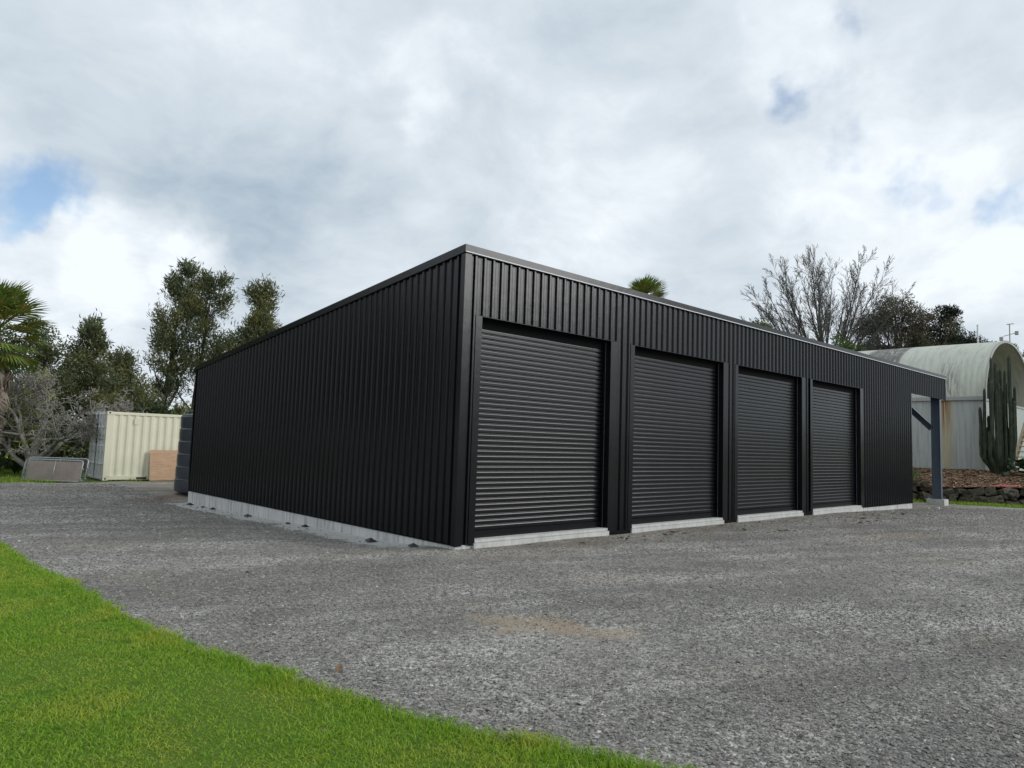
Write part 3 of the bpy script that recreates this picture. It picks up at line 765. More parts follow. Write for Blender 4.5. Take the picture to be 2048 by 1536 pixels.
# ------------------------------------------------------------------ raised garden, rock wall
def mulch_build(g):
    p = g.pos(); v = g.sep(g.voronoi(p, 16.0, out='Color'))[0]
    col = g.mix(v, (.13, .085, .055), (.34, .225, .145))
    col = g.mix(g.ramp(g.noise(p, .9, 5.0, .65), .56, .68), col, (.085, .10, .035))
    return (col, g.noise(p, 14.0, 5.0, .7), .05)
M['mulch'] = material('bark_mulch', mulch_build, .9, .15)
M['chip'] = leafy('bark_chips', (.14, .09, .055), (.40, .27, .17), None, .9, .15, 0.0)
def bed_z(x, y):
    s = x - xb(y)
    return .30 + .16 * sstep(2, -3, y) + .68 * sstep(.0, 5.4, s) - .16 * sstep(2, -3, y) * sstep(1, 5.4, s) + .03 * np.sin(x * 2.1) * np.sin(y * 1.7)
bu = np.linspace(.22, 9.5, 40); by = np.linspace(-9, 12, 70)
S_, Y = np.meshgrid(bu, by, indexing='ij'); X = xb(Y) + S_
idx = np.arange(40 * 70).reshape(40, 70)
F = np.stack([idx[:-1, :-1], idx[1:, :-1], idx[1:, 1:], idx[:-1, 1:]], -1).reshape(-1, 4)
link('garden_bed', np_mesh('garden_bed', np.stack([X, Y, bed_z(X, Y)], -1), F, True), M['mulch'], kind='structure')
n = 9000; yy = rng.uniform(-5.5, 4.5, n); xx = xb(yy) + rng.uniform(.25, 5.6, n)
sz = rng.uniform(.025, .085, n); a = rng.random(n) * 6.283; tl = rng.normal(0, .5, n)
dx, dy = np.cos(a) * sz, np.sin(a) * sz; wx, wy = -np.sin(a) * sz * .35, np.cos(a) * sz * .35; zz = bed_z(xx, yy) + .012
V = np.stack([np.stack([xx - dx - wx, yy - dy - wy, zz - tl * sz * .5], -1), np.stack([xx + dx - wx, yy + dy - wy, zz + tl * sz * .5], -1),
              np.stack([xx + dx + wx, yy + dy + wy, zz + tl * sz * .5 + .01], -1), np.stack([xx - dx + wx, yy - dy + wy, zz - tl * sz * .5 + .01], -1)], 1)
link('mulch_chips', np_mesh('mulch_chips', V, np.arange(n * 4).reshape(n, 4)), M['chip'], kind='stuff', label='brown bark chips scattered over the raised garden', category='mulch')

def rock_build(g):
    p = g.pos(); n = g.noise(p, 3.0, 7.0, .65); r = g.n('ShaderNodeObjectInfo').outputs['Random']
    col = g.mix(r, (.075, .062, .052), (.16, .13, .105))
    col = g.mix(g.ramp(g.noise(p, 6.0, 6.0, .7), .54, .66), col, (.24, .235, .20))
    col = g.mix(g.ramp(g.noise(p, 2.0, 4.0, .6), .50, .62), col, (.075, .095, .032))
    return (g.v('SCALE', col, scale=g.m('ADD', .6, g.m('MULTIPLY', n, .8))), g.noise(p, 11.0, 7.0, .7), .05)
M['rock'] = material('dark_volcanic_rock', rock_build, .9, .2)
def rock_mesh(seed):
    bm = bmesh.new(); bmesh.ops.create_icosphere(bm, subdivisions=3, radius=1.0); off = Vector((seed * 3.7, seed * 1.9, seed * 5.3))
    for v in bm.verts:
        d = v.co.normalized(); k = 1 + .55 * noise.noise(d * 1.3 + off) + .30 * noise.noise(d * 2.7 + off * 2) + .12 * noise.noise(d * 6 + off)
        v.co = d * k; 
        for ax in range(3): v.co[ax] = max(-.74, min(.74, v.co[ax]))
    me = bpy.data.meshes.new('rock'); bm.to_mesh(me); bm.free()
    me.materials.append(M['rock']); return me
RK = [rock_mesh(i + 1) for i in range(9)]
wall = empty('rock_wall', (25.2, 1.0, -.2), label='low dark dry-stacked rock wall edging the mulched garden', category='rock wall')
rr = random.Random(5)
def put_rock(y, s, z, sx, sy, sz):
    x = float(xb(y)) + s
    o = link('rock', rr.choice(RK), None, wall, (x - 25.2, y - 1.0, z + .2), (rr.uniform(-.4, .4), rr.uniform(-.35, .35), rr.uniform(-.7, .7) + (0 if y > 1.6 else .45)))
    o.scale = (sx, sy, sz)
y = -7.0
while y < 9.0:                                           # lower course, wide slabs
    w = rr.uniform(.20, .50); put_rock(y, rr.uniform(.0, .16), -.16 + rr.uniform(-.07, .07), rr.uniform(.24, .36), w, rr.uniform(.20, .32)); y += w * 1.35
y = -7.2
while y < 9.0:                                           # upper course
    w = rr.uniform(.15, .44); lift = .14 * float(sstep(2, -3, y)); put_rock(y, rr.uniform(.16, .34), .20 + lift + rr.uniform(-.09, .09), rr.uniform(.20, .34), w, rr.uniform(.14, .25)); y += w * 1.4
for k in range(34):                                      # small chinking stones
    put_rock(rr.uniform(-5, 5), rr.uniform(-.08, .10), rr.uniform(-.16, .22), rr.uniform(.10, .17), rr.uniform(.10, .2), rr.uniform(.08, .14))
for (y_, s_, z_, q) in ((1.55, .25, .48, .13), (1.25, .42, .44, .16), (-.15, .1, .02, .17)): put_rock(y_, s_, z_, q, q * 1.2, q * .8)

M['red'] = plain('faded_red_cloth', (.42, .07, .075), .3, 9.0, .9)
mb = MB(); q = []
for i in range(13):
    for j in range(7):
        u, v = i / 12 - .5, j / 6 - .5; y = -1.25 + u * 1.0; s = .70 + v * .75 + .1 * math.sin(i); x = float(xb(y)) + s
        edge_ = max(0, 1 - (2 * u) ** 2 - (2 * v) ** 2)
        mb.v.append((x, y, float(bed_z(x, y)) + .02 + .07 * edge_ * (.6 + .4 * math.sin(i * 2.1 + j * 1.3))))
for i in range(12):
    for j in range(6):
        u, v = (i + .5) / 12 - .5, (j + .5) / 6 - .5
        if (2 * u) ** 2 + (2 * v) ** 2 < 1.0 + .15 * math.sin(i * 3.3 + j): mb.f.append((i * 7 + j, (i + 1) * 7 + j, (i + 1) * 7 + j + 1, i * 7 + j + 1))
mb.build('red_cloth', M['red'], smooth=True, label='faded red cloth lying on the mulch above the rock wall', category='cloth')

# ------------------------------------------------------------------ arched corrugated hut
def hutwall_build(g):
    p = g.pos(); s = g.sep(p)
    streak = g.noise(g.v('MULTIPLY', p, (6, 6, .35)), 1.4, 6.0, .65)
    col = g.mix(g.ramp(streak, .42, .68), (.46, .49, .46), (.33, .365, .35))
    col = g.mix(g.m('MULTIPLY', g.ramp(g.noise(p, 2.4, 6.0, .7), .56, .70), .45), col, (.27, .31, .315))
    # rust running down from a leaking gutter joint
    d = g.m('ABSOLUTE', g.m('ADD', g.m('SUBTRACT', s[1], 1.62), g.m('MULTIPLY', g.m('SUBTRACT', g.noise(g.v('MULTIPLY', p, (1, 5, .5)), 3.0, 4.0), .5), .3)))
    run = g.m('MULTIPLY', g.ramp(d, .42, .02), g.ramp(g.noise(g.v('MULTIPLY', p, (1, 14, .3)), 1.0, 3.0), .35, .55))
    heavy = g.m('MULTIPLY', run, g.ramp(s[2], 1.6, 3.2))
    col = g.mix(g.m('MULTIPLY', g.ramp(d, .55, .05), .55), col, (.50, .40, .17))
    col = g.mix(heavy, col, (.26, .10, .03))
    return (col, g.noise(p, 9.0, 5.0), .006)
M['hut_wall'] = material('weathered_pale_corrugated_wall', hutwall_build, .6, .4)
def hutroof_build(g):
    p = g.pos(); s = g.sep(p)
    col = g.mix(g.ramp(g.noise(g.v('MULTIPLY', p, (.7, 5, .7)), 1.2, 6.0, .65), .4, .68), (.58, .585, .50), (.44, .46, .39))
    k = g.noise(g.v('MULTIPLY', p, (.8, 9, .8)), 1.6, 7.0, .75)
    sheetA = g.m('MULTIPLY', g.ramp(s[1], 3.85, 3.95), g.ramp(s[1], 5.9, 5.6))
    sheetA = g.m('MULTIPLY', sheetA, g.m('MULTIPLY', g.ramp(k, .36, .50), g.ramp(s[2], 5.0, 5.5)))
    col = g.mix(g.m('MULTIPLY', sheetA, .85), col, (.085, .080, .072))
    drip = g.m('MULTIPLY', g.ramp(g.m('ABSOLUTE', g.m('SUBTRACT', s[1], 1.55)), .9, .1), g.m('MULTIPLY', g.ramp(k, .46, .58), g.ramp(s[2], 6.2, 4.4)))
    col = g.mix(g.m('MULTIPLY', drip, .8), col, (.13, .13, .115))
    low = g.m('MULTIPLY', g.ramp(s[2], 4.1, 3.2), g.ramp(g.noise(p, 2.0, 5.0), .4, .6))
    col = g.mix(g.m('MULTIPLY', low, .5), col, (.33, .34, .22))
    return (col, g.noise(p, 5.0, 5.0), .01)
M['hut_roof'] = material('weathered_pale_corrugated_roof', hutroof_build, .55, .4)
M['tan'] = plain('brown_lining_board', (.075, .056, .042), .3, 2.0, .8)
M['trim'] = plain('grey_painted_timber', (.36, .37, .35), .2, 4.0, .7)
HX, HY, HZ = 30.75, .35, .60                             # near wall corner
HW, HLEN, HWALL, HRISE = 8.8, 19.0, 3.67, 3.10
hut = empty('arched_hut', (HX, HY, HZ), math.radians(0), label='pale weathered corrugated hut with an arched roof behind the rock garden', category='hut')
CP = .105
def corr(i, amp): return amp * math.cos(math.pi * i)
def corr_wall(y0, y1, z0, z1, place):
    mb = MB(); n_ = int(round((y1 - y0) / CP * 2)); 
    for i in range(n_):
        a, b = y0 + (y1 - y0) * i / n_, y0 + (y1 - y0) * (i + 1) / n_
        mb.quad(place(a, corr(i, .012), z0), place(b, corr(i + 1, .012), z0), place(b, corr(i + 1, .012), z1), place(a, corr(i, .012), z1))
    bm = bmesh.new(); me = mb.mesh('wall_sheet'); bm.from_mesh(me); bmesh.ops.remove_doubles(bm, verts=bm.verts, dist=1e-5); bm.to_mesh(me); bm.free()
    me.polygons.foreach_set('use_smooth', [True] * len(me.polygons)); me.update(); return me
y = 0.0; i = 0
while y < HLEN - .1:
    y1 = min(y + CP * 10, HLEN)
    o_ = .004 * (i % 2)
    link('wall_sheet', corr_wall(y, y1, .40, HWALL - .02, lambda s, d, z: (-o_ - d, s, z)), M['hut_wall'], hut); y = y1; i += 1
for k in range(9):                                       # gable wall sheets below the arch
    if k in (2, 3): continue
    x0 = HW * k / 9; x1 = HW * (k + 1) / 9
    link('gable_sheet', corr_wall(x0 + .002, x1 - .002, .30, HWALL, lambda s, d, z: (s, .02 + d, z)), M['hut_wall'], hut)
MB().box(HW * 2 / 9, HW * 4 / 9, .10, .14, .2, 2.7).build('dark_doorway', M['dark'], hut)
MB().box(HW * 2 / 9, HW * 4 / 9, .0, .08, 2.7, HWALL).build('door_lintel', M['tan'], hut)
def arch(t, off=0.0):
    """t 0..1 across the roof"""
    a = math.pi * (1 - t); return (HW / 2 + (HW / 2 + off) * math.cos(a), HWALL + (HRISE + off) * max(0, math.sin(a)) ** .92)
NA = 26; ROV = .06
yr = -ROV; sh = 0
while yr < HLEN:
    ye = min(yr + CP * 23, HLEN + .2); nn = int(round((ye - yr) / CP * 2)); mb = MB()
    for i in range(nn + 1):
        yv = yr + (ye - yr) * i / nn
        for j in range(NA + 1):
            x, zz = arch(j / NA, .02 + corr(i, .013) + .006 * (sh % 2)); mb.v.append((x, yv, zz))
    for i in range(nn):
        for j in range(NA): q0 = i * (NA + 1) + j; mb.f.append((q0, q0 + NA + 1, q0 + NA + 2, q0 + 1))
    me = mb.mesh('roof_sheet', True); link('roof_sheet', me, M['hut_roof'], hut); yr = ye; sh += 1
mb = MB(); pin = [arch(j / 40, -.06) for j in range(41)]; pout = [arch(j / 40, .06) for j in range(41)]
for j in range(40):
    for (p, q) in ((pout, pin),):
        a, b, c, d = p[j], p[j + 1], q[j + 1], q[j]
        n0 = len(mb.v); mb.v += [(a[0], -ROV - .03, a[1]), (b[0], -ROV - .03, b[1]), (c[0], -ROV - .03, c[1]), (d[0], -ROV - .03, d[1]),
                                 (a[0], -ROV + .03, a[1]), (b[0], -ROV + .03, b[1]), (c[0], -ROV + .03, c[1]), (d[0], -ROV + .03, d[1])]
        mb.f += [(n0, n0 + 1, n0 + 2, n0 + 3), (n0, n0 + 4, n0 + 5, n0 + 1), (n0 + 3, n0 + 2, n0 + 6, n0 + 7), (n0 + 7, n0 + 6, n0 + 5, n0 + 4)]
mb.build('arch_trim', M['trim'], hut)
mb = MB(); mb.prism([(x, 1.7, zz) for (x, zz) in [arch(j / 30, -.08) for j in range(31)]], (0, .06, 0)); mb.build('gable_infill', M['tan'], hut)
MB().box(.05, HW - .05, -.02, 1.69, HWALL - .08, HWALL + .02).build('gable_shelf', M['trim'], hut)
for k in range(1, 4): MB().box(HW * k / 4 - .04, HW * k / 4 + .04, 1.63, 1.698, HWALL + .03, arch(k / 4, -.12)[1]).build('gable_stud', M['tan'], hut)
MB().box(-.11, .03, -ROV, HLEN, HWALL - .06, HWALL + .11).build('eave_gutter', M['trim'], hut)
MB().box(-.02, .06, .02, HLEN, .16, .395).build('base_board', M['dark'], hut)
MB().tube([(-.05, 9.2, .3), (-.05, 9.2, HWALL - .06)], .04, 8).build('downpipe', M['trim'], hut)
# timber steps beside the hut
M['timber'] = plain('weathered_tan_timber', (.38, .32, .22), .25, 5.0, .8)
st = empty('timber_steps', (31.0, -.60, .95), label='tan timber steps climbing beside the arched hut', category='steps')
for yy in (0, -1.1): MB().prism([(0, yy, 0), (.30, yy, 0), (3.2, yy, 2.35), (3.2, yy, 2.68), (2.95, yy, 2.68), (0, yy, .28)], (0, .06, 0)).build('stringer', M['timber'], st)
for k in range(10): MB().box(.14 + k * .3, .46 + k * .3, -1.035, -.005, .20 + k * .243, .245 + k * .243).build('tread', M['timber'], st)
MB().tube([(0, .10, .55), (0, .95, .55)], .025, 8).build('white_pipe', M['sill'], None, loc=(31.0, -.52, .95), label='white pipe rail between the cactus and the timber steps', category='pipe')

# ------------------------------------------------------------------ roofs beyond
M['iron'] = plain('blue_grey_roof_iron', (.15, .17, .195), .15, 2.0, .5)
M['weatherboard'] = plain('pale_weatherboard', (.55, .54, .50), .12, 2.0, .7)
def back_house(name, loc, rz, lx, ly, wall_h, rise, label, rib=.25):
    o = empty(name, loc, rz, label=label, category='building')
    MB().box(0, lx, 0, ly, -3, wall_h).build('wall', M['weatherboard'], o)
    for sg in (0, 1):
        mb = MB(); n_ = int(lx / rib * 2)
        for i in range(n_ + 1):
            x = -.3 + (lx + .6) * i / n_; d = .02 * (i % 2)
            ya, yb = (-.35, ly / 2) if sg == 0 else (ly + .35, ly / 2)
            mb.v += [(x, ya, wall_h - .08 + d), (x, yb, wall_h + rise + d)]
        for i in range(n_): mb.f.append((2 * i, 2 * i + 2, 2 * i + 3, 2 * i + 1))
        mb.build('roof_slope', M['iron'], o)
    MB().box(-.32, lx + .32, -.42, -.36, wall_h - .16, wall_h - .04).build('gutter', M['sill'], o)
    MB().box(-.30, lx + .30, ly / 2 - .12, ly / 2 + .12, wall_h + rise + .02, wall_h + rise + .06).build('ridge_cap', M['iron'], o)
    for sg in (-.02, lx + .02): MB().prism([(sg, .05, wall_h), (sg, ly - .05, wall_h), (sg, ly / 2, wall_h + rise - .05)], (-.03 if sg < 0 else .03, 0, 0)).build('gable_end', M['weatherboard'], o)
    return o

# ------------------------------------------------------------------ vegetation
def bark(name, c1, c2, sc=6.0):
    return material(name, lambda g: (g.mix(g.ramp(g.noise(g.pos(), sc, 6.0, .7), .38, .62), c1, c2), g.noise(g.pos(), sc * 4, 5.0, .7), .02), .9, .2)
M['bark_grey'] = bark('lichen_grey_bark', (.21, .195, .165), (.37, .35, .31))
M['bark_dark'] = bark('dark_brown_bark', (.06, .048, .038), (.11, .092, .075))
M['bark_winter'] = bark('winter_grey_bark', (.085, .080, .072), (.16, .155, .145))
M['leaf_kanuka'] = leafy('feathery_dark_olive_leaves', (.080, .105, .055), (.180, .200, .090), (.195, .190, .065))
M['leaf_dark'] = leafy('dark_evergreen_leaves', (.040, .060, .030), (.095, .120, .052), (.115, .120, .045))
M['leaf_green'] = leafy('mid_green_leaves', (.040, .085, .018), (.095, .150, .030), (.130, .160, .030))
M['leaf_olive'] = leafy('brown_olive_leaves', (.070, .068, .034), (.125, .115, .058), (.105, .082, .056))
M['leaf_cypress'] = leafy('black_green_cypress_leaves', (.012, .020, .014), (.030, .042, .022))
M['leaf_lime'] = leafy('yellow_green_leaves', (.26, .33, .035), (.42, .46, .06), None, .5, .35, .4)
M['leaf_strap'] = leafy('dark_strap_leaves', (.020, .040, .014), (.055, .085, .025))
M['frond'] = leafy('fan_palm_green', (.075, .14, .026), (.19, .26, .05), (.26, .24, .05), patch=1.6)
M['dead_frond'] = leafy('dead_palm_skirt', (.16, .125, .10), (.33, .28, .235), None, .9, .1, .1)
M['trunk_palm'] = bark('palm_trunk', (.10, .08, .06), (.20, .165, .13), 9.0)

def unit(v):
    v = np.asarray(v, float); return v / (np.linalg.norm(v, axis=-1, keepdims=True) + 1e-9)

def tubes(segs, k=5):
    S = np.array(segs, float)
    P0, P1, R0, R1 = S[:, 0:3], S[:, 3:6], S[:, 6], S[:, 7]
    d = unit(P1 - P0); ref = np.where(np.abs(d[:, 2:3]) > .9, np.array([[1., 0, 0]]), np.array([[0, 0, 1.]]))
    a = unit(np.cross(d, ref)); b = np.cross(d, a)
    t = np.arange(k) * 2 * math.pi / k; ca, sa = np.cos(t), np.sin(t)
    ring = a[:, None] * ca[None, :, None] + b[:, None] * sa[None, :, None]
    V = np.concatenate([P0[:, None] + ring * R0[:, None, None], P1[:, None] + ring * R1[:, None, None]], 1)
    n = len(S); base = np.arange(n)[:, None] * 2 * k; j = np.arange(k)
    F = np.stack([base + j, base + (j + 1) % k, base + k + (j + 1) % k, base + k + j], -1).reshape(-1, 4)
    return V.reshape(-1, 3), F

def leaf_quads(P, D, Ln, Wd, rg):
    n = len(P); D = unit(D); s = unit(np.cross(D, rg.normal(size=(n, 3)))); up = np.cross(s, D)
    V = np.stack([P, P + D * (Ln * .45)[:, None] + s * (Wd / 2)[:, None] + up * (Ln * .06)[:, None], P + D * Ln[:, None], P + D * (Ln * .45)[:, None] - s * (Wd / 2)[:, None] + up * (Ln * .06)[:, None]], 1)
    return V.reshape(-1, 3), np.arange(n * 4).reshape(n, 4)

def grow(rg, p, d, length, r, lev, P, segs, tips):
    """recursive branch"""
    n = P['nseg'][lev]; p = np.array(p, float); d = unit(d); r0 = r; sl = length / n
    last = lev == len(P['nseg']) - 1
    for i in range(n):
        d = unit(d + rg.normal(0, P['wig'][lev], 3) + np.array([0, 0, P['up'][lev]]))
        q = p + d * sl; r1 = max(r0 * (1 - P['taper'][lev] * (i + 1) / n), P['rmin'])
        segs.append((*p, *q, r, r1)); r = r1; p = q
        if not last and (i + 1) / n >= P['from'][lev]:
            for c in range(P['kids'][lev]):
                if rg.random() < P['prob'][lev]:
                    side = unit(np.cross(d, rg.normal(size=3))); an = math.radians(P['angle'][lev] * rg.uniform(.65, 1.3))
                    nd = d * math.cos(an) + side * math.sin(an)
                    sh = 1 - P.get('shrink', .45) * (i + 1) / n
                    grow(rg, p, nd, length * P['ratio'][lev] * rg.uniform(.7, 1.2) * sh, r * P['rratio'], lev + 1, P, segs, tips)
    if last or rg.random() < .6: tips.append((*p, *d))

def tree(name, base, P, stems, leaf=None, label='', category='tree', group=None, seed=1, barkm='bark_dark', k=5):
    """stems: (direction, length, radius, offset). leaf: (material, per tip, spread, length, width, along, up)"""
    rg = np.random.default_rng(seed); segs, tips = [], []
    for (d, ln, r, off) in stems: grow(rg, np.array(off, float), np.array(d, float), ln, r, 0, P, segs, tips)
    o = empty(name, base, label=label, category=category, group=group)
    V, F = tubes(segs, k); link('trunk', np_mesh('trunk', V, F, True), M[barkm], o)
    if leaf:
        lm, per, spread, ll, lw, along, upb = leaf[:7]; T = np.array(tips)
        if len(leaf) > 7: T = T[leaf[7](T, rg)]
        n = len(T) * per; c = np.repeat(T, per, 0)
        pos = c[:, :3] + rg.normal(0, 1, (n, 3)) * np.array(spread)
        D = c[:, 3:] * along + rg.normal(0, .55, (n, 3)) + np.array([0, 0, upb])
        V, F = leaf_quads(pos, D, ll * rg.uniform(.6, 1.35, n), lw * rg.uniform(.7, 1.3, n), rg)
        link('crown', np_mesh('crown', V, F), M[lm], o)
    return o

FEATHER = dict(nseg=(11, 6, 4), wig=(.05, .14, .22), up=(.05, .10, .06), taper=(.88, .8, .7), rmin=.010, kids=(4, 2), prob=(.85, .95), angle=(46, 44), ratio=(.27, .45), rratio=.42, shrink=.55)
FEATHER['from'] = (.22, .2)
def gz(x, y): return float(gh(x, y))
def feathery(x, y, h, seed, label, fat=1.0, leafm='leaf_kanuka', per=26, start=.2, spread=.20, taper_=.55, group='tall feathery trees behind the container'):
    P = dict(FEATHER); P['from'] = (start, .2); P['shrink'] = taper_; P['ratio'] = (.27 * fat, .42)
    return tree('feathery_tree', (x, y, gz(x, y) - .1), P, [((.05, .02, 1), h, .13 + .008 * h, (0, 0, 0))], (leafm, per, (spread, spread, spread * 1.1), .30, .060, .9, .25), label, group=group, seed=seed)

# tall airy trees behind the container
feathery(5.75, 34.5, 10.9, 11, 'tallest slim feathery tree, left of its two neighbours behind the container', 1.1, taper_=.75)
feathery(7.0, 33.3, 10.4, 12, 'middle of the three tall feathery trees behind the tank', 1.25, taper_=.72)
feathery(8.3, 31.2, 9.4, 13, 'broad bushy olive feathery tree rising above the low end of the shed roof', 1.35, per=24, taper_=.7)
feathery(9.5, 31.4, 7.4, 14, 'feathery tree partly hidden behind the sloping shed roof', 1.3)
feathery(4.5, 33.6, 5.4, 15, 'short ragged feathery tree just left of the tall ones', .9)
feathery(1.9, 32.8, 7.2, 16, 'lone thin pointed tree above the bare branches left of the container', .7, per=20, spread=.17)

DENSE = dict(nseg=(6, 5, 4), wig=(.12, .2, .25), up=(.06, .05, .02), taper=(.7, .75, .7), rmin=.010, kids=(3, 3), prob=(.9, .8), angle=(52, 48), ratio=(.55, .5), rratio=.55, shrink=.35)
DENSE['from'] = (.25, .2)
def bushy(name, x, y, h, seed, label, leafm, per=22, spread=.26, leafsize=(.20, .10), stems=4, lean=.55, group=None, category='tree', z=None, ratio=.55):
    rg = np.random.default_rng(seed + 500); P = dict(DENSE); P['ratio'] = (ratio, .5)
    st_ = []
    for i in range(stems):
        a = 6.283 * (i + rg.random() * .6) / stems; st_.append(((math.cos(a) * lean, math.sin(a) * lean, 1), h * rg.uniform(.6, .8), .05 + .012 * h, (0, 0, 0)))
    return tree(name, (x, y, (gz(x, y) if z is None else z) - .1), P, st_, (leafm, per, (spread, spread, spread * .8), leafsize[0], leafsize[1], .4, .1), label, category, group, seed)

def clump_tree(name, base, c, rad, ncl, per, rcl, leaf, leafm, label, seed, category='tree', group=None, trunk_r=.16, shell=.55, barkm='bark_dark', flat=1.0, low=-1.0):
    """tree whose limbs end in leaf clumps spread through an uneven ellipsoid (centre c above the base, radii rad)"""
    rg = np.random.default_rng(seed); o = empty(name, base, label=label, category=category, group=group)
    c = np.array(c, float); rad = np.array(rad, float); off = rg.uniform(0, 50, 3); C_ = []
    while len(C_) < ncl:
        d = unit(rg.normal(size=3))
        if d[2] < low: continue
        k_ = 1 + .34 * noise.noise(Vector(d * 1.6 + off)) + .18 * noise.noise(Vector(d * 4 + off))
        C_.append(c + d * rad * k_ * (shell + (1 - shell) * rg.random()) )
    C_ = np.array(C_); segs = []; top = np.array([c[0], c[1], c[2] - rad[2] * .15])
    n_ = 6; pts = [top * (q / n_) + rg.normal(0, .03, 3) * (q > 0) * top[2] * .2 for q in range(n_ + 1)]
    for q in range(n_): segs.append((*pts[q], *pts[q + 1], trunk_r * (1 - .1 * q), trunk_r * (1 - .1 * (q + 1))))
    for p in C_:
        a = pts[int(rg.integers(2, n_ + 1))]; m_ = (a + p) / 2 + np.array([0, 0, -.10 * np.linalg.norm(p - a)]) + rg.normal(0, .08, 3) * np.linalg.norm(p - a)
        segs.append((*a, *m_, trunk_r * .28, trunk_r * .17)); segs.append((*m_, *p, trunk_r * .17, .012))
    V, F = tubes(segs, 5); link('trunk', np_mesh('trunk', V, F, True), M[barkm], o)
    n_ = ncl * per; cc = np.repeat(C_, per, 0); sc_ = np.repeat(rcl * rg.uniform(.6, 1.3, ncl), per)
    g_ = rg.normal(0, 1, (n_, 3)); g_ = unit(g_) * (rg.random((n_, 1)) ** .45); pos_ = cc + g_ * sc_[:, None] * np.array([1, 1, flat])
    D = g_ * .8 + rg.normal(0, .5, (n_, 3)) + np.array([0, 0, .15])
    V, F = leaf_quads(pos_, D, leaf[0] * rg.uniform(.6, 1.35, n_), leaf[1] * rg.uniform(.7, 1.3, n_), rg)
    link('crown', np_mesh('crown', V, F), M[leafm], o); return o

GL = 'dark trees along the left boundary'
clump_tree('evergreen_tree', (-1.0, 32.0, -.4), (0, 0, 4.0), (1.9, 1.9, 2.7), 52, 210, .55, (.17, .075), 'leaf_dark', 'dark evergreen tree behind the palm and the bare tree', 21, group=GL)
clump_tree('evergreen_tree', (.25, 33.4, -.4), (0, 0, 4.1), (1.5, 1.5, 3.0), 46, 210, .5, (.17, .07), 'leaf_kanuka', 'tall dark evergreen tree just left of the thin pointed tree', 22, group=GL)
clump_tree('evergreen_tree', (2.7, 30.6, -.4), (0, 0, 2.9), (1.6, 1.6, 2.0), 46, 210, .5, (.17, .07), 'leaf_kanuka', 'rounded dark tree directly behind the bare branches over the container door', 23, group=GL)
clump_tree('broadleaf_bush', (-3.3, 29.0, -.4), (0, 0, 2.7), (1.7, 1.7, 2.3), 44, 160, .5, (.20, .10), 'leaf_green', 'mid green leafy bush right beside the palm skirt', 24, 'bush', trunk_r=.1)
clump_tree('broadleaf_bush', (3.6, 28.9, -.4), (0, 0, 1.9), (1.5, 1.5, 1.5), 40, 180, .5, (.17, .08), 'leaf_dark', 'low dark bush showing over the left half of the container roof', 25, 'bush', trunk_r=.1)
clump_tree('broadleaf_bush', (5.7, 28.4, -.4), (0, 0, 2.0), (1.7, 1.7, 1.5), 44, 180, .5, (.17, .08), 'leaf_kanuka', 'low olive bush showing over the container roof next to the tank', 26, 'bush', trunk_r=.1)
clump_tree('broadleaf_bush', (7.9, 27.4, -.4), (0, 0, 1.8), (1.5, 1.5, 1.4), 36, 170, .5, (.18, .09), 'leaf_green', 'bright green bush peeping between the tank and the shed', 27, 'bush', trunk_r=.1)
clump_tree('broadleaf_bush', (-.9, 29.6, -.4), (0, 0, 1.3), (2.0, 1.5, 1.3), 44, 170, .5, (.17, .08), 'leaf_dark', 'low dark bush under the bare branching tree', 28, 'bush', trunk_r=.08)
clump_tree('broadleaf_bush', (-4.3, 26.6, -.4), (0, 0, 1.0), (1.6, 1.4, 1.1), 36, 170, .45, (.17, .08), 'leaf_dark', 'low dark bush at the foot of the palm', 29, 'bush', trunk_r=.08)
clump_tree('broadleaf_bush', (1.4, 28.6, -.4), (0, 0, 1.1), (1.6, 1.4, 1.2), 36, 170, .45, (.17, .08), 'leaf_kanuka', 'low olive bush right behind the grey container doors', 30, 'bush', trunk_r=.08)
# unseen evergreens added further left to darken the side wall's reflections
for i, (x, y, h) in enumerate(((-20, 30, 12), (-14, 36, 12.5), (-19, 44, 13), (-12, 48, 13))):
    bushy('unseen_shelter_tree', x, y, h, 60 + i, 'dark shelter-belt evergreen beyond the left edge of the yard', 'leaf_dark', 20, .5, (.42, .24), 5, .4, 'shelter belt trees')

# bare, crooked lichen-grey tree left of the container
TW = dict(nseg=(7, 6, 5, 5, 3), wig=(.20, .26, .30, .34, .3), up=(.03, .02, .02, .03, .03), taper=(.55, .65, .7, .7, .6), rmin=.013, kids=(2, 2, 2, 1), prob=(.8, .75, .65, .55),
          angle=(48, 50, 52, 50), ratio=(.62, .62, .55, .5), rratio=.62, shrink=.35)
TW['from'] = (.4, .25, .2, .2)
Rv = RT
def rdir(a, u, dep=0.0): v = Rv * a + np.array([FW[0], FW[1], 0]) * dep; v[2] = u; return v
def low_left(T, rg):
    lat = T[:, :3] @ Rv; return (rg.random(len(T)) < np.where((lat < .9) & (T[:, 2] < 3.6), .030, .003))
tree('bare_branching_tree', (-1.65, 25.5, gz(-1.45, 24.6) - .1), TW,
     [(rdir(-.9, .60), 2.9, .12, (0, 0, .25)), (rdir(.05, 1), 3.4, .17, (0, 0, 0)), (rdir(.65, .95, .55), 3.3, .13, (0, 0, .35)), (rdir(-.05, 1.2, -.1), 3.2, .11, (0, 0, .4)), (rdir(.85, 1.5, .9), 4.0, .11, (0, 0, .4)), (rdir(-.35, 1.1, .5), 3.2, .11, (0, 0, .3))],
     ('leaf_lime', 11, (.12, .12, .10), .20, .055, .3, .15, low_left), 'spreading bare grey tree with a few lime leaves, left of the container', seed=31, barkm='bark_grey')

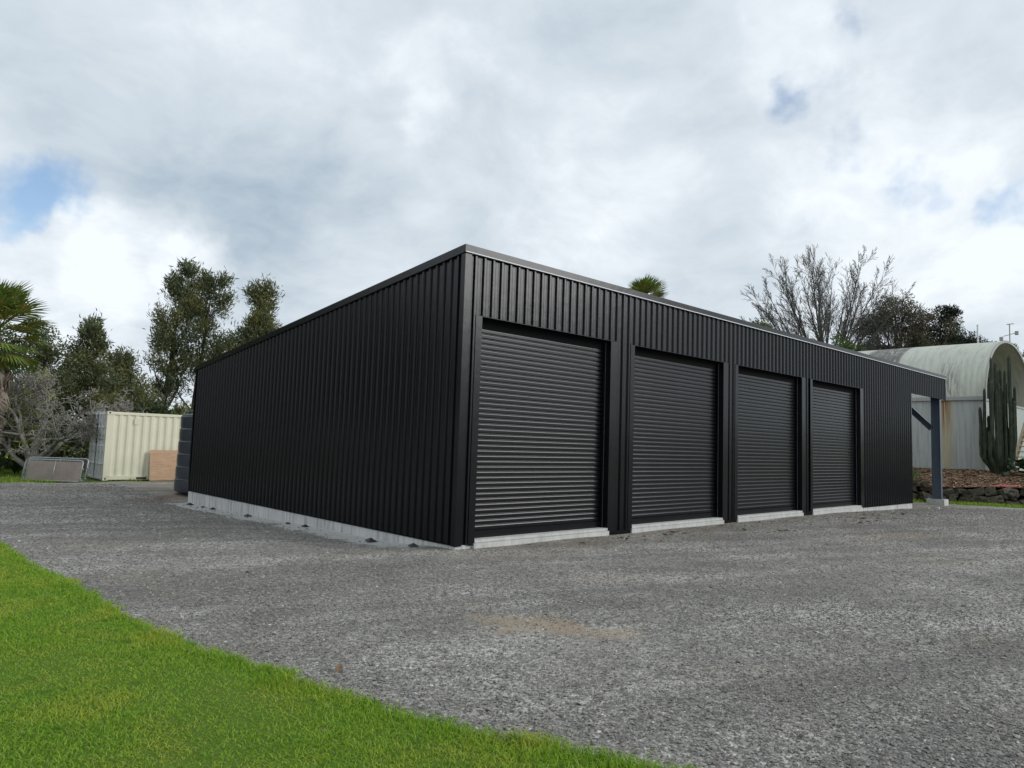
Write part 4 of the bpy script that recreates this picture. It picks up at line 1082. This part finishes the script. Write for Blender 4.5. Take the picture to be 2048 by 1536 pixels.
# winter-bare tree behind the shed
WB = dict(nseg=(9, 6, 5, 4), wig=(.030, .05, .07, .09), up=(.0, .012, .018, .02), taper=(.84, .8, .75, .5), rmin=.0085, kids=(2, 2, 1), prob=(.80, .74, .80), angle=(22, 27, 31), ratio=(.36, .46, .55), rratio=.5, shrink=.50)
WB['from'] = (.25, .15, .15)
rg_ = np.random.default_rng(3); stems = [((.02, 0, 1), 5.6, .32, (0, 0, 0))]
for i in range(27):
    th = math.radians(-76 + 152 * (i + .5) / 27 + rg_.uniform(-3, 3)); ph = rg_.uniform(-.9, .9)
    a_, b_ = 5.9 * math.sin(th), 3.7 + 6.0 * math.cos(th) * (1 - .12 * abs(ph)); dp = ph * 3.6 * math.cos(th)     # towards a point on the domed outline
    d_ = rdir(a_, b_, dp); off = Rv * math.sin(th) * .5
    stems.append((d_, .84 * math.sqrt(a_ * a_ + b_ * b_ + dp * dp * .3), .06 + .06 * rg_.random(), (off[0], off[1], 4.2 + 1.0 * math.cos(th))))
tree('winter_tree', (41.4, 12.1, gz(41.3, 12.2) - .1), WB, stems, None, 'large leafless winter tree standing behind the shed roof', seed=33, barkm='bark_winter', k=4)

# trees on the rise to the right
clump_tree('olive_tree', (46.4, 9.3, 1.6), (0, 0, 7.6), (2.9, 2.9, 3.3), 110, 260, .62, (.20, .055), 'leaf_olive', 'dense brown-olive rounded tree right of the leafless tree', 41, trunk_r=.3)
clump_tree('low_tree', (39.6, 10.0, 1.3), (0, 0, 5.4), (2.0, 2.0, 2.0), 50, 180, .5, (.18, .08), 'leaf_green', 'low light green tree between the shed roof and the leafless tree', 42, trunk_r=.14)
GC = 'dark cypresses on the rise'
clump_tree('dark_cypress', (53.0, 8.6, 2.4), (0, 0, 7.6), (1.5, 1.5, 3.2), 60, 240, .62, (.20, .07), 'leaf_cypress', 'taller black-green cypress between the olive tree and the hut roof', 43, group=GC, trunk_r=.3, flat=.55)
clump_tree('dark_cypress', (57.7, 8.3, 2.6), (0, 0, 6.9), (2.0, 2.0, 2.3), 60, 240, .62, (.20, .07), 'leaf_cypress', 'shorter wide black-green cypress above the hut ridge', 44, group=GC, trunk_r=.3, flat=.5)
clump_tree('dark_cypress', (59.4, 6.8, 2.7), (0, 0, 6.3), (1.5, 1.5, 1.7), 40, 240, .6, (.20, .07), 'leaf_cypress', 'lowest black-green cypress beside the thin white pole', 45, group=GC, trunk_r=.25, flat=.5)
clump_tree('garden_tree', (55.6, 4.1, 2.6), (0, 0, 5.9), (1.1, 1.1, 1.3), 26, 200, .45, (.18, .08), 'leaf_green', 'small green treetop behind the instrument mast at the right edge', 46, trunk_r=.12)
clump_tree('garden_tree', (36.6, 14.4, .7), (0, 0, 8.1), (1.3, 1.3, 1.4), 30, 200, .5, (.18, .08), 'leaf_green', 'dark treetop just showing over the shed roof left of the leafless tree', 47, trunk_r=.16)

# fan palms
def frond_mesh(seed, nseg, R, droop, width=2.5):
    rg = random.Random(seed); mb = MB(); pl = .75
    mb.bar((0, 0, 0), (pl, 0, .02), .03, .02)
    for i in range(nseg):
        t = -1 + 2 * i / (nseg - 1); an = t * width / 2 * 1.12; L = R * (1 - .18 * t * t) * rg.uniform(.92, 1.06)
        d = Vector((math.cos(an), math.sin(an), .0)); s = Vector((-math.sin(an), math.cos(an), 0)); w = .034
        fold = .02 * (1 if i % 2 else -1); p0 = Vector((pl, 0, .02))
        p1 = p0 + d * L * .55 + Vector((0, 0, fold + .05 * (1 - abs(t)))); p2 = p0 + d * L + Vector((0, 0, -droop * rg.uniform(.5, 1.5)))
        n0 = len(mb.v); mb.v += [tuple(p0), tuple(p1 + s * w), tuple(p2), tuple(p1 - s * w)]; mb.f.append((n0, n0 + 1, n0 + 2, n0 + 3))
    return mb.mesh('frond')
FR = [frond_mesh(i, 26, .80, .06) for i in range(3)]; DF = [frond_mesh(10 + i, 18, .75, .30, 1.6) for i in range(3)]
for m_ in FR: m_.materials.append(M['frond'])
for m_ in DF: m_.materials.append(M['dead_frond'])
def palm(loc, h, nf, nd, seed, label, sc=1.0):
    rg = random.Random(seed); o = empty('fan_palm', loc, label=label, category='palm')
    MB().tube([(0, 0, 0), (.02, .01, h * .5), (0, 0, h)], [.26, .2, .17], 12).build('trunk', M['trunk_palm'], o, smooth=True)
    ga_ = 2.39996
    for i in range(nf):
        t = (i + .5) / nf; el_ = math.radians(82 - 118 * t + rg.uniform(-8, 8))
        f = link('frond', FR[i % 3], None, o, (0, 0, h + .25 - .55 * t), (rg.uniform(-.3, .3), -el_, i * ga_)); f.scale = (sc * rg.uniform(.9, 1.12),) * 3
    for i in range(nd):
        t = (i + .5) / nd; el_ = math.radians(-62 - 24 * min(1, t * 2) + rg.uniform(-6, 6))
        f = link('dead_frond', DF[i % 3], None, o, (0, 0, h - .4 - t * (h * .52)), (rg.uniform(-.6, .6), -el_, i * ga_)); f.scale = (sc * rg.uniform(.75, 1.0),) * 3
    return o
palm((-3.82, 20.0, gz(-3.7, 19.9)), 5.0, 46, 64, 3, 'fan palm with a grey skirt of dead fronds at the left edge', 1.12)
palm((25.5, 15.6, gz(25.5, 15.6) - .2), 9.9, 40, 20, 4, 'fan palm whose green top shows over the shed roof', 1.15)

# strap-leaved clumps
def strap(x, y, z, n, L, seed, label, leafm='leaf_strap', w=.05, group='strap-leaved clumps', name='strap_leaf_plant', spread=.75):
    rg = np.random.default_rng(seed); V = []; F = []
    for i in range(n):
        a = rg.random() * 6.283; ln = L * rg.uniform(.6, 1.1); out = spread * rg.uniform(.25, 1.0); c, s = math.cos(a), math.sin(a); n0 = len(V)
        for k_, t in enumerate((0, .35, .7, 1.0)):
            r = .05 + ln * out * t * (.5 + .5 * t); h_ = ln * (t * 1.15 - .55 * out * t * t); ww = w * (1, 1, .7, .08)[k_] / 2
            V += [(r * c - s * ww, r * s + c * ww, h_), (r * c + s * ww, r * s - c * ww, h_)]
        F += [(n0 + 2 * q, n0 + 2 * q + 1, n0 + 2 * q + 3, n0 + 2 * q + 2) for q in range(3)]
    return link(name, np_mesh(name, V, F), M[leafm], loc=(x, y, z), label=label, category='plant', group=group)
for i, (x, y, L) in enumerate(((-3.5, 23.2, 1.0), (-2.9, 24.6, 1.1), (-3.9, 25.2, 1.2), (-.5, 25.6, .9), (.1, 26.2, 1.0), (-2.0, 26.4, .9), (-4.4, 23.4, 1.1))):
    strap(x, y, gz(x, y) - .05, 46, L, 70 + i, 'dark strap-leaved clump ' + ('just behind the left end of the gates', 'left of the bare tree trunk', 'beside the foot of the palm skirt, the taller of two', 'right behind the bare tree trunk', 'between the bare tree and the container door', 'furthest back behind the bare tree trunk', 'at the very left edge below the palm')[i])
strap(4.3, 27.0, gz(4.3, 27) - .05, 34, 2.9, 80, 'tall grey-green flax clump behind the container roof', 'leaf_green', .09, None, 'flax_plant', .45)
M['leaf_pale'] = leafy('pale_green_tuft', (.10, .14, .06), (.22, .26, .13))
for i, (y, s, L) in enumerate(((1.95, 1.2, .62), (2.5, .9, .55), (2.1, 2.2, .6))):
    x = float(xb(y)) + s
    strap(x, y, float(bed_z(x, y)) - .02, 44, L, 90 + i, ('pale spiky tuft nearest the steel column on the rock wall', 'pale spiky tuft on the rock wall close to the shed wall', 'pale spiky tuft highest up against the hut, seen through the open bay')[i], 'leaf_pale', .03, 'tufts on the rock wall', 'spiky_tuft', .8)

# columnar cactus by the hut corner
M['cactus'] = material('cactus_skin', lambda g: (g.v('SCALE', g.mix(g.ramp(g.noise(g.pos(), 4.0, 5.0, .6), .4, .65), (.022, .036, .020), (.050, .064, .034)), scale=g.m('ADD', .7, g.m('MULTIPLY', g.noise(g.pos(), 30.0, 3.0), .6))),), .6, .35)
cac = empty('column_cactus', (30.05, -.40, 1.0), label='tall clump of ribbed column cactus at the corner of the arched hut', category='cactus')
CTOP = [(1974, 713), (1983, 723), (1989, 737), (2011, 707), (2004, 738), (1999, 734), (1964, 776), (1971, 760), (1977, 759), (1961, 813), (1958, 862), (1967, 862),
        (1962, 880), (1970, 885), (2028, 850), (2030, 875), (2016, 860), (2024, 770), (1986, 765), (1969, 800), (1980, 780), (1995, 770), (2014, 760), (2021, 790), (1963, 840), (1972, 850), (2025, 808), (2018, 799), (2017, 830), (2010, 826), (2001, 831), (1993, 810), (1985, 800), (2022, 850), (1976, 830), (2007, 775)]
rc = random.Random(8)
for (px, py) in CTOP:
    lat = (px - 1995) * 30.9 / 1412.8; top = 1.54 + (917 - py) * 30.9 / 1412.8 - 1.0; dep = rc.uniform(-.28, .28)
    ex, ey = RT[0] * lat + FW[0] * dep, RT[1] * lat + FW[1] * dep; b0 = .22
    bend = min(top * .35, .35 + abs(lat) * 1.0 + rc.uniform(0, .5))
    pts = [(ex * .45, ey * .45, -.1), (ex * .62, ey * .62, bend * .35), (ex * .88, ey * .85, bend * .75), (ex, ey, bend * 1.15), (ex * 1.0 + rc.uniform(-.03, .03), ey + rc.uniform(-.03, .03), (bend * 1.15 + top) / 2), (ex, ey, top - .12), (ex, ey, top)]
    r = rc.uniform(.055, .078); mb = MB(); mb.tube(pts, [r * .8, r, r * 1.05, r, r, r * .95, r * .35], 14)
    for q in range(len(mb.v)):                             # press the flutes in
        if (q % 14) % 2: c = Vector(pts[q // 14]); mb.v[q] = tuple(c + (Vector(mb.v[q]) - c) * .70)
    mb.build('stem', M['cactus'], cac)
# broad glossy leaves at the foot of the steps
M['leaf_gloss'] = leafy('glossy_broad_leaves', (.022, .055, .022), (.060, .115, .045), None, .25, .5, .1)
bro = empty('broad_leaf_plant', (29.9, -.95, .98), label='glossy broad-leaved plant beneath the timber steps', category='plant')
mb = MB(); nseg = 12
mb.v.append((0, 0, 0))
for j in range(nseg): t = 2 * math.pi * j / nseg; mb.v.append((.17 + .17 * math.cos(t), .15 * math.sin(t), .035 * math.cos(2 * t) - .01))
mb.f = [(0, 1 + j, 1 + (j + 1) % nseg) for j in range(nseg)]; lfm = mb.mesh('leaf', True); lfm.materials.append(M['leaf_gloss'])
for i in range(70):
    o = link('leaf', lfm, None, bro, (rc.uniform(-.75, .45), rc.uniform(-1.1, .30), rc.uniform(.02, .62)), (rc.uniform(-.5, .5), rc.uniform(-.2, .7), rc.uniform(0, 6.28))); o.scale = (rc.uniform(.6, 1.15),) * 3

# ------------------------------------------------------------------ far roofs and poles
back_house('grey_roofed_house', (44.0, 9.2, 2.0), math.radians(-43), 6.6, 6, 6.1, 1.25, 'long blue-grey ribbed roof showing behind the arched hut')
back_house('grey_roofed_house', (52.0, -3.4, 2.5), math.radians(-20), 12, 8, 4.6, 1.9, 'grey roofed house glimpsed at the far right edge')
M['white_metal'] = plain('white_metal', (.72, .73, .74), .06, 5.0, .4)
pole = empty('white_pole', (45.2, 4.1, 1.0), label='thin white pole rising behind the hut ridge', category='pole')
MB().tube([(0, 0, 0), (0, 0, 9.0)], [.06, .045], 8).build('pole_shaft', M['white_metal'], pole); MB().lathe([(0, 8.995), (.06, 9.0), (.05, 9.07), (0, 9.08)], 10).build('pole_cap', M['white_metal'], pole)
mast = empty('instrument_mast', (52.3, 3.9, 2.0), label='small weather instrument mast against the sky at the right', category='mast')
MB().tube([(0, 0, 0), (0, 0, 9.1)], .035, 6).build('mast_shaft', M['trim'], mast)
MB().tube([tuple(RT * -.45 + np.array([0, 0, 8.2])), tuple(RT * .45 + np.array([0, 0, 8.45]))], .025, 6).build('mast_arm', M['trim'], mast)
MB().tube([tuple(RT * -.2 + np.array([0, 0, 9.05])), tuple(RT * .3 + np.array([0, 0, 9.1]))], .03, 6).build('wind_vane', M['trim'], mast)
for (s_, z_) in ((-.6, 8.0), (.5, 8.45)):
    c = RT * s_ + np.array([0, 0, z_]); MB().box(c[0] - .1, c[0] + .1, c[1] - .1, c[1] + .1, z_ - .13, z_ + .13).build('instrument_box', M['trim'], mast)

# ------------------------------------------------------------------ small things on the gravel
M['dry_leaf'] = leafy('dry_brown_leaf', (.24, .14, .07), (.48, .34, .19), None, .8, .2, .1)
mb = MB(); mb.v = [(-.06, 0, .004), (-.02, .028, .020), (.035, .022, .016), (.07, 0, .006), (.03, -.024, .022), (-.02, -.026, .012), (0, 0, .002)]
mb.f = [(6, 0, 1), (6, 1, 2), (6, 2, 3), (6, 3, 4), (6, 4, 5), (6, 5, 0)]; dl = mb.mesh('fallen_leaf'); dl.materials.append(M['dry_leaf'])
spots = [(2.30, -.59), (3.43, -.66)] + [(rc.uniform(3.5, 16), -.25 - rc.random() ** 1.6 * 1.5) for _ in range(52)]
for i, (x, y) in enumerate(spots):
    o = link('fallen_leaf', dl, None, None, (x, y, float(yard_z(x, y)) + .006), (rc.uniform(-.3, .3), rc.uniform(-.3, .3), rc.uniform(0, 6.28)), label='dry brown leaf fallen on the gravel before the roller doors', category='leaf', group='fallen leaves along the shed front')
    o.scale = (rc.uniform(.7, 1.6),) * 3
o = link('fallen_leaf', dl, M['leaf_lime'], None, (-4.24, -4.06, float(yard_z(-4.24, -4.06)) + .012), (.1, 0, 1), label='yellow leaf lying near the ragged lawn edge', category='leaf')
# torn tabs of black damp-proof sheet poking from under the footing
M['poly'] = plain('black_polythene', (.010, .010, .011), .2, 8.0, .35)
for i, (x, y, s_) in enumerate(((-.30, .75, .75), (-.32, 2.0, .85), (-.22, 4.6, .6), (-.24, 5.3, .5), (-.28, 7.3, .75), (-.22, 9.6, .7), (-.2, 10.3, .5), (-.25, 11.2, .75))):
    mb = MB(); mb.v = [(-.02, -.12, 0), (.16, -.14, .01), (.18, .10, .012), (.02, .14, 0), (.06, -.02, .085), (-.06, .03, .03)]; mb.f = [(0, 1, 4), (1, 2, 4), (2, 3, 4), (3, 5, 4), (5, 0, 4)]
    o = mb.build('plastic_tab', M['poly'], None, loc=(x, y, float(yard_z(x, y)) + .004), rot=(0, 0, rc.uniform(-.6, .6)), label='torn black plastic tab beside the footing, ' + ('nearest the front corner', 'second from the front corner and largest', 'third from the front corner', 'fourth from the front corner', 'fifth from the front corner', 'third from the back corner', 'second from the back corner', 'nearest the back corner')[i], category='plastic scrap', group='black plastic tabs along the footing')
    o.scale = (s_,) * 3
for i, (x, y, s_) in enumerate(((20.9, -.55, .10), (20.6, -.35, .07), (16.8, -.5, .06))):
    o = link('pale_stone', RK[i], M['sill'], None, (x, y, float(yard_z(x, y)) + s_ * .3), (0, 0, i), label=('larger pale lump of concrete beside the open bay', 'smaller pale lump of concrete beside the open bay', 'pale lump of concrete before the plain wall panel')[i], category='stone'); o.scale = (s_, s_ * .8, s_ * .5)
    o.material_slots[0].link = 'OBJECT'; o.material_slots[0].material = M['sill']
